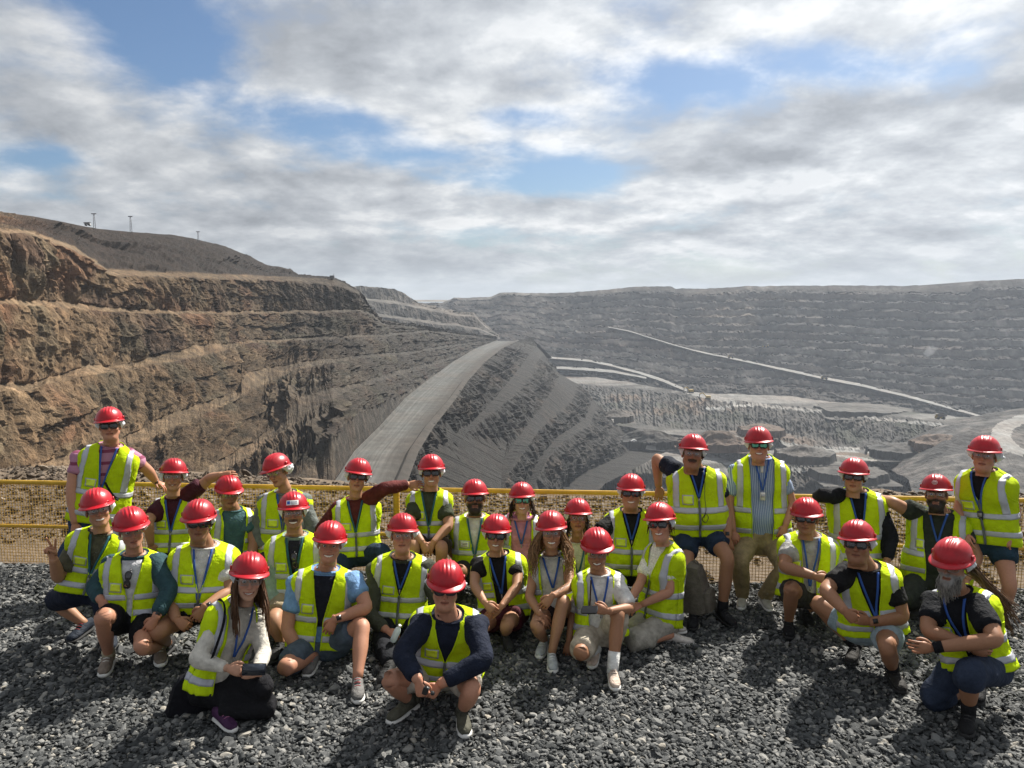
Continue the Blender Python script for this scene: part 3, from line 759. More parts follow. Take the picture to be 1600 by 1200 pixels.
for X in px_:
    v, q = box(fp(X, .455, .045), (.06, .045, .95)); fpart('post', MB().add(v, q), M_YEL)
    v, q = box(fp(X, .0, .045), (.16, .14, .02)); fpart('base_plate', MB().add(v, q), M_YEL)
for a_, b_ in zip(px_[:-1], px_[1:]):
    m_ = MB(); w_ = .0044
    for X in np.arange(a_ + .03, b_ - .02, .033): v, q = box(fp(X, .48, .012), (w_, w_, .88)); m_.add(v, q)
    for z in np.arange(.045, .92, .033):
        v, q, t = tube([fp(a_ + .01, z, .016), fp(b_ - .01, z, .016)], w_ * .62, 4, False); m_.add(v, q)
    fpart('mesh_panel', m_, M_WIRE)
# =================================================================== PEOPLE: templates
def smin(a, b, k):
    h = np.clip(.5 + .5 * (b - a) / k, 0, 1); return b + (a - b) * h - k * h * (1 - h)
def smax(a, b, k): return -smin(-a, -b, k)
def s_ell(p, c, r):
    r = np.asarray(r, float); q = (p - np.asarray(c)) / r; l = np.sqrt((q * q).sum(-1)) + 1e-9
    return (l - 1) * r.min() * (l > 0) if False else l * (l - 1) / (np.sqrt(((q / r) ** 2).sum(-1)) + 1e-9)
def s_cap(p, a, b, ra, rb=None):
    rb = ra if rb is None else rb; a = np.asarray(a, float); b = np.asarray(b, float); ab = b - a
    h = np.clip(((p - a) @ ab) / (ab @ ab + 1e-12), 0, 1); return np.linalg.norm(p - a - h[..., None] * ab, axis=-1) - (ra + (rb - ra) * h)
def surface_nets(f, lo, hi, h):
    ax = [np.arange(l, u + h, h) for l, u in zip(lo, hi)]
    G = np.stack(np.meshgrid(*ax, indexing='ij'), -1); D = f(G); S = D < 0
    nx, ny, nz = D.shape
    acc = np.zeros((nx - 1, ny - 1, nz - 1, 3)); cnt = np.zeros((nx - 1, ny - 1, nz - 1))
    for d in range(3):
        for o1 in (0, 1):
            for o2 in (0, 1):
                sl0 = [None] * 3; sl1 = [None] * 3
                oth = [i for i in range(3) if i != d]
                n = D.shape
                sl0[d] = slice(0, n[d] - 1); sl1[d] = slice(1, n[d])
                for o, i in zip((o1, o2), oth): sl0[i] = sl1[i] = slice(o, n[i] - 1 + o)
                a, b = D[tuple(sl0)], D[tuple(sl1)]
                m = (a < 0) != (b < 0)
                t = np.where(m, a / np.where(m, a - b, 1), 0)[..., None]
                pa, pb = G[tuple(sl0)], G[tuple(sl1)]
                acc += np.where(m[..., None], pa + (pb - pa) * t, 0); cnt += m
    act = cnt > 0
    idx = np.full(act.shape, -1); idx[act] = np.arange(act.sum())
    V = acc[act] / cnt[act][:, None]; Q = []
    for d in range(3):
        oth = [i for i in range(3) if i != d]
        sl0 = [slice(1, -1)] * 3; sl1 = [slice(1, -1)] * 3
        sl0[d] = slice(0, -1); sl1[d] = slice(1, None)
        m = S[tuple(sl0)] != S[tuple(sl1)]
        pos = np.argwhere(m); pos[:, oth[0]] += 1; pos[:, oth[1]] += 1
        inside = S[tuple(pos.T)]
        def at(o1, o2):
            p = pos.copy(); p[:, oth[0]] += o1; p[:, oth[1]] += o2; return idx[tuple(p.T)]
        q = np.stack([at(-1, -1), at(0, -1), at(0, 0), at(-1, 0)], 1)
        fl = inside if d != 1 else ~inside
        q[~fl] = q[~fl][:, ::-1]; Q.append(q)
    Q = np.concatenate(Q); Q = Q[(Q >= 0).all(1)]
    return V, Q

def head_sdf(female=False, fat=0.0, smile=0.0, beard=0.0):
    def f(p):
        q = p * np.array([1, 1, 1]); q = q.copy(); q[..., 0] = np.abs(q[..., 0])
        d = s_ell(q, (0, .015, .035), (.077, .097, .085))
        j = .004 * fat
        d = smin(d, s_ell(q, (0, -.022, -.045), (.060 + j, .070, .074)), .03)
        d = smin(d, s_cap(q, (.047 + j, -.002, -.062), (.016, -.064, -.100), .020 + j * .5 - .003 * female), .022)
        d = smin(d, s_ell(q, (0, -.072, -.104), (.020, .017, .017)), .018)
        d = smin(d, s_ell(q, (.038, -.060, -.034 + .006 * smile), (.026 + j * .6, .024 + .003 * smile, .024)), .018)
        if fat: d = smin(d, s_ell(q, (0, -.03, -.115), (.052, .05, .03 + .005 * fat)), .025)
        d = smin(d, s_cap(q, (.048, -.072, .022), (.008, -.086, .018), .010 - .003 * female), .012)
        d = smax(d, -s_ell(q, (.032, -.099, .001), (.019, .016, .013)), .010)
        d = smin(d, s_cap(q, (0, -.090, .008), (0, -.113 + .004 * female, -.036), .008, .0105), .010)
        d = smin(d, s_ell(q, (.0125, -.101, -.038), (.008, .010, .007)), .006)
        w = .021 + .009 * smile; up = .006 * smile
        d = smin(d, s_cap(q, (w, -.083, -.066 + up), (0, -.0955, -.0615 - up * .3), .0058), .006)
        d = smin(d, s_cap(q, (w * .8, -.082, -.078 + up), (0, -.093, -.0785 - up * .6), .0062), .006)
        d = smax(d, -s_cap(q, (w, -.094, -.070 + up), (0, -.1045, -.0695 - up * .5), .0028 + .0042 * smile), .003)
        d = smin(d, s_ell(q, (.079, .014, -.012), (.009, .021, .032)), .008)
        d = smin(d, s_cap(q, (0, .018, -.07), (0, .035, -.16), .050 + .004 * fat - .006 * female, .056 + .005 * fat - .008 * female), .03)
        if beard:
            d = smin(d, s_ell(q, (0, -.068, -.100 - .012 * beard), (.036 + .006 * beard, .030 + .004 * beard, .026 + .02 * beard)), .02)
        return d
    return f
_hc = {}
def head_mesh(key):
    if key not in _hc:
        female, fat, smile, beard = key
        V, Q = surface_nets(head_sdf(female, fat, smile, beard), (-.11, -.145, -.175), (.11, .135, .135), .0068)
        _hc[key] = (V, Q)
    return _hc[key]

def head_parts(mb, M, o, skin, lips, hair, female=False, fat=0, smile=0, beard=0, stub=0.0, brow=None, must=0.0, shorthair=True, s=1.0, shp=(1, 1, 1)):
    V, Q = head_mesh((female, fat, smile, 1.0 if beard > 1 else beard))
    x, y, z = V.T; ax = np.abs(x)
    c = np.tile(np.asarray(skin, float), (len(V), 1))
    n = fbm(V * 40 + 3, 3)
    c *= (1 + .10 * n)[:, None]
    red = np.exp(-((ax - .04) / .02) ** 2 - ((z + .03) / .02) ** 2) * (y < -.04) + np.exp(-(ax / .014) ** 2 - ((z + .035) / .018) ** 2) * (y < -.09) + (np.abs(ax - .082) < .014) * (y > -.02) * (np.abs(z + .012) < .035) * .6
    c = c * (1 - .28 * red[:, None] * np.array([-.15, .7, .75]))
    w = .026 + .009 * smile
    lip = (ax < w) * (z < -.056) * (z > -.087) * (y < -.070) * (np.abs(z + .0705 - .006 * smile * (ax / w) ** 2) < .0115 * np.sqrt(np.clip(1 - (ax / w) ** 2, 0, 1)) + .001)
    c = mixc(c, np.asarray(lips), lip * .85)
    lo = (ax < w * .95) * (y < -.070) * (np.abs(z + .070 - .006 * smile * (ax / w) ** 2) < .0028)
    c = mixc(c, np.array((.05, .015, .012)), lo * .85)
    bc = np.asarray(brow if brow is not None else hair, float)
    br = (np.abs(z - .023 + .35 * np.maximum(ax - .035, 0)) < .0055) * (ax > .011) * (ax < .052) * (y < -.06)
    c = mixc(c, bc, br * .8)
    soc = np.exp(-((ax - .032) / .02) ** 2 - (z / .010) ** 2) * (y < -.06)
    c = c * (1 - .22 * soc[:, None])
    if beard or stub:
        zone = sst(-z - .3 * np.clip(y + .09, -.02, .1), .022, .05) * sst(-y, -.03, .0) * (z > -.16)
        zone = np.maximum(zone, (z < -.045) * (z > -.062) * (ax < .034) * (y < -.07))
        zone = zone * (1 - ((ax < .024) * (z < -.060) * (z > -.083) * (y < -.075)))
        k = min(1.0, beard * 1.0 + 0 * z.mean()) if beard else stub
        c = mixc(c, np.asarray(hair) * (1 + .4 * n)[:, None] if beard else np.asarray(skin) * .45, zone * (k if beard else stub))
    if must:
        zn = (z < -.043) * (z > -.064) * (ax < .034) * (y < -.075)
        c = mixc(c, np.asarray(hair), zn * must)
    if shorthair:
        zh = sst(y - .2 * (z), .015, .03) * (z > -.055) * (ax < .078)
        c = mixc(c, np.asarray(hair) * (1 + .5 * n)[:, None], zh)
        sb = (y > -.03) * (y < .0) * (z > -.02) * (ax > .06) * (ax < .079)
        c = mixc(c, np.asarray(hair), sb * .7)
    mb.add(o + (V * np.asarray(shp) * s) @ M.T, Q, col=np.clip(c, 0, 1))
    # eyes
    for sx in (-1, 1):
        a, b = np.meshgrid(np.linspace(0, math.pi, 8), np.linspace(0, 2 * math.pi, 10, endpoint=False), indexing='ij')
        e = np.stack([np.sin(a) * np.cos(b), -np.cos(a), np.sin(a) * np.sin(b)], -1).reshape(-1, 3)
        col = np.where((-e[:, 1] > .86)[:, None], np.array((.03, .025, .02)), np.array((.62, .60, .57)))
        P = np.array([sx * .032, -.0815, .0]) + e * np.array([.0125, .0115, .0095])
        mb.add(o + (P * s) @ M.T, gridq(8, 10, True), col=col)
    if smile > .4:
        u, v = np.meshgrid(np.linspace(-1, 1, 13), np.linspace(-1, 1, 4), indexing='ij')
        X = u * w * .85; Zc = -.0695 + .006 * smile * u * u - .002 * smile
        P = np.stack([X, -.0965 + .010 * u * u, Zc + v * .0056 * (1 - .6 * u * u)], -1)
        mb.add(o + (P.reshape(-1, 3) * s) @ M.T, gridq(13, 4), col=(.72, .69, .62))

# ---------------------------------------------------------------- hard hat (shared by everyone)
def make_helmet():
    na, ne = 72, 18
    a = np.linspace(0, 2 * math.pi, na, endpoint=False); e = np.linspace(0, math.pi / 2 * .985, ne)
    E, A = np.meshgrid(e, a, indexing='ij')
    ce, se = np.cos(E) ** .88, np.sin(E) ** .95
    X = .113 * ce * np.sin(A); Y = -.140 * ce * np.cos(A); Z = .045 + .122 * se
    g = lambda x, c: np.exp(-((x - c) / .0055) ** 2)
    rid = (g(np.abs(X), 0.0) * 1.1 + g(np.abs(X), .024) + g(np.abs(X), .046) * .6) * sst(E, .45, .85) * .006
    n = nrm(np.stack([X / .113 ** 2, Y / .14 ** 2, (Z - .045) / .122 ** 2], -1))
    P = np.stack([X, Y, Z], -1) + n * rid[..., None]
    dome = MB(); dome.add(P, gridq(ne, na, True)[:, ::-1])
    dome.add(np.concatenate([P[-1], [[0, 0, .1675]]]), None, [[j, na, (j + 1) % na] for j in range(na)])
    # slots and lugs at both sides
    for sx in (-1, 1):
        v, q = box((sx * .113, .0, .066), (.012, .034, .024)); dome.add(v, q)
        v, q = box((sx * .080, -.093, .060), (.034, .006, .009), [[.78, sx * .62, 0], [-sx * .62, .78, 0], [0, 0, 1]]); dome.add(v, q)
    brim = MB()
    fr = np.clip(np.cos(a), 0, 1) ** 1.3
    ext = .013 + .034 * fr; droop = .004 + .012 * fr
    def ring(k, zo): 
        X = (.111 + k * ext * .95) * np.sin(a); Y = -(.138 + k * ext) * np.cos(a); return np.stack([X, Y, .047 - k * droop + zo], -1)
    rg = [ring(-.25, .006), ring(0, .003), ring(.5, .0035), ring(.92, .001), ring(1.0, -.0035), ring(.9, -.0055), ring(.0, -.004), ring(-.3, -.003)]
    brim.add(np.array(rg), gridq(len(rg), na, True))
    return dome, brim
def make_net(seed, big=1.0, full=False):
    na, nr = 60, 9
    a = np.linspace(R(62), R(298), na); t = np.linspace(0, 1, nr)
    T, A = np.meshgrid(t, a, indexing='ij')
    edge = sst(A, R(62), R(85)) * sst(-A, -R(298), -R(275))
    n = fbm(np.stack([np.cos(A) * 6 + seed, np.sin(A) * 6, T * 2.5], -1), 3)
    puff = np.sin(np.pi * np.clip(T * .9 + .08, 0, 1)) * (.016 + .017 * n * 1.0 + .006) * big
    rx = .086 + .004 + puff * edge; ry = .112 + puff * edge
    Z = .05 - T * (.075 + .02 * big * np.clip(-np.cos(A), -.2, 1)) * (.4 + .6 * edge)
    P = np.stack([rx * np.sin(A), .012 - ry * np.cos(A), Z + .006 * n], -1)
    mb = MB(); mb.add(P, gridq(nr, na))
    Pi = P * np.array([.965, .965, 1]); mb.add(Pi, gridq(nr, na)[:, ::-1])
    return mb
def make_glasses(kind):
    """returns frame, [lens, lens]"""
    fr = MB(); lenses = []
    W_, H_ = (.0315, .0235) if kind == 'dark' else (.0325, .0215)
    cx = .0345
    yw = lambda x: -.1045 + 3.2 * x * x * (1 + 30 * x * x * .5)
    for sx in (-1, 1):
        a = np.linspace(0, 2 * math.pi, 25)[:-1]
        ux = np.sign(np.cos(a)) * np.abs(np.cos(a)) ** .65; uz = np.sign(np.sin(a)) * np.abs(np.sin(a)) ** .65
        X = sx * cx + W_ * ux * (1.0); Z = H_ * uz * (1 - .12 * np.where(ux * sx > 0, 0, 1)) + .001
        loop = np.stack([X, yw(X), Z], -1)
        L = MB(); ctr = loop.mean(0) + np.array([0, -.004, 0])
        mid = ctr + (loop - ctr) * .6 + np.array([0, -.0025, 0])
        n = len(a)
        L.add(np.concatenate([[ctr], mid, loop]), [[1 + j, 1 + (j + 1) % n, 1 + n + (j + 1) % n, 1 + n + j] for j in range(n)], [[0, 1 + (j + 1) % n, 1 + j] for j in range(n)])
        lenses.append(L)
        r = .0046 if kind == 'dark' else .0016
        v, q, t = tube(np.concatenate([loop, loop[:1]]), r, 6, False, (0, -1, 0)); fr.add(v, q)
        v, q, t = tube([(sx * .066, yw(.066) + .002, .006), (sx * .079, -.055, .006), (sx * .084, .0, .002), (sx * .083, .03, -.012)], r, 6); fr.add(v, q, t)
    v, q, t = tube([(-.006, yw(0), .006), (0, yw(0) - .002, .008), (.006, yw(0), .006)], .0035, 6); fr.add(v, q, t)
    return fr, lenses

M_HAT = mat('red_hat_plastic', (.38, .002, .010), rough=.38, spec=.4, coat=.10, var=.22, ovar=.18, vscale=14, bump=.08, bscale=40)
M_NET = mat('white_hair_net', (.82, .84, .86), rough=.9, trans=.4, bump=.4, bscale=120, bdist=.003)
M_BLKPL = mat('black_plastic', (.012, .012, .013), rough=.35, spec=.5)
M_DLENS = mat('dark_lens', (.018, .017, .018), rough=.06, spec=.8)
M_CFRAME = mat('clear_frame', (.25, .24, .23), rough=.2, spec=.5)
M_MLENS = mat('mirrored_lens', (.10, .28, .18), rough=.05, metal=.9)
def glassmat():
    m = bpy.data.materials.new('clear_lens'); m.use_nodes = True; k = NT(m.node_tree); k.n.clear()
    t = k.add('ShaderNodeBsdfTransparent'); t.inputs[0].default_value = (.9, .92, .92, 1)
    g = k.add('ShaderNodeBsdfGlossy'); g.inputs['Roughness'].default_value = .06; g.inputs['Color'].default_value = (.9, .95, 1, 1)
    mx = k.add('ShaderNodeMixShader'); mx.inputs[0].default_value = .07
    k.l.new(t.outputs[0], mx.inputs[1]); k.l.new(g.outputs[0], mx.inputs[2])
    k.l.new(mx.outputs[0], k.add('ShaderNodeOutputMaterial').inputs[0]); return m
M_CLENS = glassmat()
M_SKIN = mat('skin', (.5, .3, .2), rough=.52, spec=.3, attr=True, var=.07, vscale=55, bump=.12, bscale=160, bdist=.002)
M_VEST = mat('fluorescent_vest_fabric', (.62, .80, .012), rough=.8, spec=.1, var=.07, vscale=20, bump=.9, bscale=13, bdist=.022, trans=.25, ovar=.14)
M_REFL = mat('reflective_tape', (.40, .41, .45), rough=.45, spec=.4, var=.06, vscale=25, bump=.35, bscale=22, bdist=.006, metal=.15)
M_ZIP = mat('grey_zip', (.10, .11, .10), rough=.6)
M_WIN = mat('pocket_window', (.60, .74, .03), rough=.25, spec=.5, bump=.3, bscale=30)
M_LABEL = mat('white_card', (.75, .74, .70), rough=.5)
M_SOLEW = mat('white_sole', (.62, .61, .58), rough=.7, var=.1)
M_SOLEB = mat('black_sole', (.02, .02, .02), rough=.8)
M_LANY = mat('blue_lanyard', (.025, .08, .30), rough=.7, bump=.2, bscale=200)
M_LANYG = mat('teal_lanyard', (.02, .10, .13), rough=.7, bump=.2, bscale=200)
M_BLACKF = cloth((.008, .008, .010))
M_WATCH = mat('watch_black', (.01, .01, .012), rough=.3, spec=.5)

_dome, _brim = make_helmet()
ME_DOME = _dome.mesh('hard_hat', M_HAT); ME_BRIM = _brim.mesh('brim', M_HAT)
ME_NET = [make_net(i * 3.1, b).mesh('hair_net', M_NET) for i, b in enumerate((.8, 1.1, 1.65, 1.0))]
ME_GL = {}
for kd, fm, lm in (('dark', M_BLKPL, M_DLENS), ('clear', M_CFRAME, M_CLENS), ('mirror', M_BLKPL, M_MLENS), ('framed', M_BLKPL, M_CLENS)):
    f_, l_ = make_glasses('dark' if kd in ('dark', 'mirror') else 'clear')
    ME_GL[kd] = (f_.mesh('safety_glasses', fm), [x.mesh('lens', lm) for x in l_])

# ---------------------------------------------------------------- limbs
def bent(A, B, C, r=.07, n1=7, n2=6, n3=8):
    A, B, C = map(np.asarray, (A, B, C)); r1 = min(r, .45 * np.linalg.norm(B - A)); r2 = min(r, .45 * np.linalg.norm(C - B))
    p = B + nrm(A - B) * r1; q = B + nrm(C - B) * r2
    ctl = B + (B - (p + q) / 2) * .55
    t = np.linspace(0, 1, n1)[:-1, None]; s = np.linspace(0, 1, n2)[:, None]; u = np.linspace(0, 1, n3)[1:, None]
    P = np.concatenate([A + (p - A) * t, (1 - s) ** 2 * p + 2 * s * (1 - s) * ctl + s * s * q, q + (C - q) * u])
    l1 = np.linalg.norm(B - A); l2 = np.linalg.norm(C - B)
    w = np.concatenate([t[:, 0] * (1 - r1 / l1), (1 - r1 / l1) + s[:, 0] * (r1 / l1 + r2 / l2), 1 + r2 / l2 + (u[:, 0]) * (1 - r2 / l2)])
    return P, w      # w: 0 at A, 1 at B, 2 at C
def ik(H, A, L1, L2, hint):
    H, A = np.asarray(H, float), np.asarray(A, float); d = A - H; D = np.linalg.norm(d); D2 = min(D, (L1 + L2) * .995)
    x = (L1 * L1 - L2 * L2 + D2 * D2) / (2 * D2); h = math.sqrt(max(L1 * L1 - x * x, 0)); u = d / D
    p = np.asarray(hint, float) - u * np.dot(hint, u); return H + u * x * (D / D2 if D > D2 else 1) + nrm(p) * h
def solve_limb(S, mid, end, L1, L2, ypri, mpri, span=.45, mw=.02):
    """depths of the two joints along their view rays that give the right bone lengths"""
    Ye = np.linspace(S[1] - L1 * 1.05, S[1] + L1 * 1.05, 85); E = unproj(mid[0], mid[1], Ye)
    if len(end) == 3 and isinstance(end, np.ndarray): Wp = end[None]; yw = np.array([end[1]])
    else:
        yw = np.linspace(ypri - span, ypri + span, 91); Wp = unproj(end[0], end[1], yw)
    c1 = ((np.linalg.norm(E - S, axis=1) - L1) / L1) ** 2 + mw * (Ye - mpri) ** 2 + 30 * np.maximum(0, .075 - E[:, 2]) ** 2
    D = np.linalg.norm(E[:, None] - Wp[None], axis=2)
    c = c1[:, None] + ((D - L2) / L2) ** 2 + .03 * (yw[None] - ypri) ** 2
    i, j = np.unravel_index(np.argmin(c), c.shape); return E[i], Wp[j]

def hand(mb, Wr, d, pn, right, pose='relaxed', s=1.0, col=(.5, .3, .2), spread=0.0):
    d = nrm(d); pn = nrm(np.asarray(pn) - d * np.dot(pn, d)); th = np.cross(d, pn) * (1 if right else -1)
    P = [Wr - d * .03, Wr, Wr + d * .03 * s, Wr + d * .065 * s, Wr + d * .088 * s, Wr + d * .096 * s]
    v, q, t = tube(P, np.array([.027, .026, .036, .042, .041, .032]) * s, 10, True, th, np.array([.022, .019, .019, .017, .0135, .009]) * s); mb.add(v, q, t, col=col)
    cur = {'relaxed': (22, 32, 20), 'grip': (50, 62, 35), 'fist': (78, 92, 55), 'flat': (6, 10, 6), 'vsign': (4, 4, 4)}[pose]
    for k, (lat, ln, ang) in enumerate([(.031, .92, 5), (.0105, 1.05, 1), (-.0105, .98, -3), (-.031, .78, -8)]):
        cc = cur; a0 = R(ang) * (1 + spread)
        if pose == 'vsign':
            cc = (3, 4, 3) if k < 2 else (80, 95, 60); a0 = R((16, -14, 0, 0)[k])
        base = Wr + d * (.088 - .004 * abs(k - 1)) * s + th * lat * s
        dd = nrm(d * math.cos(a0) + th * math.sin(a0)); p = [base - dd * .012, base]; ang_ = 0
        for L_, c_ in zip((.043, .027, .022), cc):
            ang_ += R(c_ + (k * 3 if pose in ('relaxed', 'grip') else 0)); nd = dd * math.cos(ang_) + pn * math.sin(ang_)
            for _ in range(2): base = base + nd * L_ * ln * s / 2; p.append(base)
        v, q, t = tube(p, np.array([.0095, .0100, .0092, .0094, .0084, .0086, .0076, .0055]) * s, 7, True, pn); mb.add(v, q, t, col=np.asarray(col) * np.array([1.04, .97, .95]))
    if pose == 'vsign': tv = [Wr + d * .025 * s + th * .024 * s, Wr + d * .055 * s + th * .034 * s + pn * .02 * s, Wr + d * .078 * s + th * .018 * s + pn * .036 * s, Wr + d * .088 * s - th * .004 * s + pn * .036 * s]
    else:
        g = .012 if pose == 'flat' else .026
        tv = [Wr + d * .018 * s + th * .020 * s, Wr + d * .045 * s + th * .046 * s + pn * g * .5 * s, Wr + d * .073 * s + th * .053 * s + pn * g * s, Wr + d * .096 * s + th * .047 * s + pn * g * 1.3 * s]
    v, q, t = tube(catmull(tv, 7), np.array([.0150, .0140, .0125, .0110, .0112, .0100, .0070]) * s, 8, True, pn); mb.add(v, q, t, col=col)

TT = np.array([-.20, -.10, 0, .12, .25, .40, .55, .70, .80, .88, .94, .985, 1.02, 1.06])
TW = np.array([.105, .168, .180, .170, .162, .165, .175, .188, .193, .188, .160, .118, .084, .062])
TF = np.array([.075, .112, .118, .114, .115, .118, .123, .126, .120, .106, .088, .072, .062, .056])
TB = np.array([.085, .130, .128, .106, .097, .102, .112, .118, .115, .107, .096, .083, .070, .060])
def cint(x, xp, fp):
    """smooth table lookup"""
    x = np.clip(x, xp[0], xp[-1]); i = np.clip(np.searchsorted(xp, x) - 1, 0, len(xp) - 2)
    m = np.gradient(fp, xp); h = xp[i + 1] - xp[i]; t = (x - xp[i]) / h
    return (2*t**3-3*t**2+1)*fp[i] + (t**3-2*t**2+t)*h*m[i] + (-2*t**3+3*t**2)*fp[i+1] + (t**3-t**2)*h*m[i+1]
class Torso:
    def __init__(s, Pv, Nk, Rh, Rs, sc=1.0, belly=0.0, bust=0.0, bow=.03, seed=0, wide=1.0):
        s.P, s.N, s.Rh, s.Rs, s.sc, s.belly, s.bust, s.bow, s.seed, s.wide = map(lambda q: q, (np.asarray(Pv), np.asarray(Nk), nrm(Rh), nrm(Rs), sc, belly, bust, bow, seed, wide))
        s.U = nrm(s.N - s.P); s.len = np.linalg.norm(s.N - s.P); s.F0 = nrm(np.cross((s.Rh + s.Rs) / 2, s.U))
    def w(s, t): return cint(t, TT, TW) * s.sc * s.wide + s.belly * .55 * np.exp(-((t - .25) / .25) ** 2)
    def spine(s, t):
        t = np.asarray(t, float)[..., None]; b = np.clip(t, 0, 1)
        return s.P + (s.N - s.P) * t - s.F0 * s.bow * 4 * b * (1 - b)
    def at(s, t, phi, off=0.0, fold=0.0):
        t, phi = np.broadcast_arrays(np.asarray(t, float), np.asarray(phi, float))
        w = s.w(t); cp, sp = np.cos(phi), np.sin(phi)
        df = cint(t, TT, TF) * s.sc + s.belly * np.exp(-((t - .28) / .2) ** 2)
        if s.bust: df = df + s.bust * np.exp(-((t - .66) / .11) ** 2) * np.exp(-((np.abs(sp) - .5) / .45) ** 2)
        db = cint(t, TT, TB) * s.sc
        d = np.where(cp > 0, df, db)
        if fold:
            n = perlin(np.stack([phi * 2.6 + s.seed, t * 3.2, t * 0 + 2], -1)) * .7 + perlin(np.stack([phi * 5.1 + s.seed * 2, t * 7.5 + phi * 2, t * 0], -1)) * .5 + perlin(np.stack([phi * 9.0 - t * 3, t * 17 + s.seed, t * 0 + 5], -1)) * .38
            off = off + fold * n * (1.25 - t * .75) + (.03 * np.clip(.5 - t, 0, 1) if fold > .012 else 0)
        x = (w + off) * np.sign(sp) * np.abs(sp) ** .82; y = (d + off) * np.sign(cp) * np.abs(cp) ** .82
        k = np.clip(t, 0, 1)[..., None]; Rr = nrm(s.Rh * (1 - k) + s.Rs * k)
        tan = nrm(s.N - s.P - s.F0 * s.bow * 4 * (1 - 2 * k)); Rr = nrm(Rr - tan * (Rr * tan).sum(-1, keepdims=True)); F = np.cross(Rr, tan)
        return s.spine(t) + Rr * x[..., None] + F * y[..., None]
    def phi_x(s, t, x, off): return np.arcsin(np.clip(np.abs(x) / (s.w(t) + off), 0, 1) ** (1 / .82)) * np.sign(x)
def patch(T, t, phi, off, fold, thick=.003):
    """solid cloth patch over the torso; t, phi are (r,c) arrays"""
    A = T.at(t, phi, off, fold); B = T.at(t, phi, off - thick, fold); r, c = A.shape[:2]
    n = r * c; q = gridq(r, c); v = np.concatenate([A.reshape(-1, 3), B.reshape(-1, 3)]); Q = [q[:, ::-1], q + n]
    e = np.concatenate([np.arange(c), np.arange(1, r) * c + c - 1, (r - 1) * c + np.arange(c - 2, -1, -1), np.arange(r - 2, 0, -1) * c])
    en = np.roll(e, -1); Q.append(np.stack([e, en, en + n, e + n], 1))
    return v, np.concatenate(Q)

def strands(roots, fn, rng, rad=.0028, npt=10, sides=4):
    mb = MB()
    for r0 in roots:
        P = fn(r0, rng, npt); rr = rad * (.7 + .6 * rng.rand()) * np.linspace(1, .45, len(P))
        v, q, t = tube(P, rr, sides, False); mb.add(v, q)
    return mb
# =================================================================== PEOPLE: one builder, thirty poses
SKIN = {'fair': (.45, .255, .17), 'pink': (.42, .205, .13), 'mid': (.355, .185, .107), 'tan': (.30, .148, .082)}
HAIR = {'dark': (.022, .014, .010), 'brown': (.055, .032, .018), 'light': (.17, .105, .055), 'grey': (.22, .21, .20), 'blond': (.30, .22, .13)}
DBG = []
def closed_tube(mb, A):
    r, c = A.shape[:2]; v = np.concatenate([A.reshape(-1, 3), A[:1].mean(1), A[-1:].mean(1)]); n = r * c
    t = [[n, (j + 1) % c, j] for j in range(c)] + [[n + 1, (r - 1) * c + j, (r - 1) * c + (j + 1) % c] for j in range(c)]
    mb.add(v, gridq(r, c, True), t)
def weld(o, vs=.019):
    m = o.modifiers.new('join', 'REMESH'); m.mode = 'VOXEL'; m.voxel_size = vs; m.use_smooth_shade = True
    m = o.modifiers.new('soften', 'SMOOTH'); m.factor = .5; m.iterations = 3
    return o
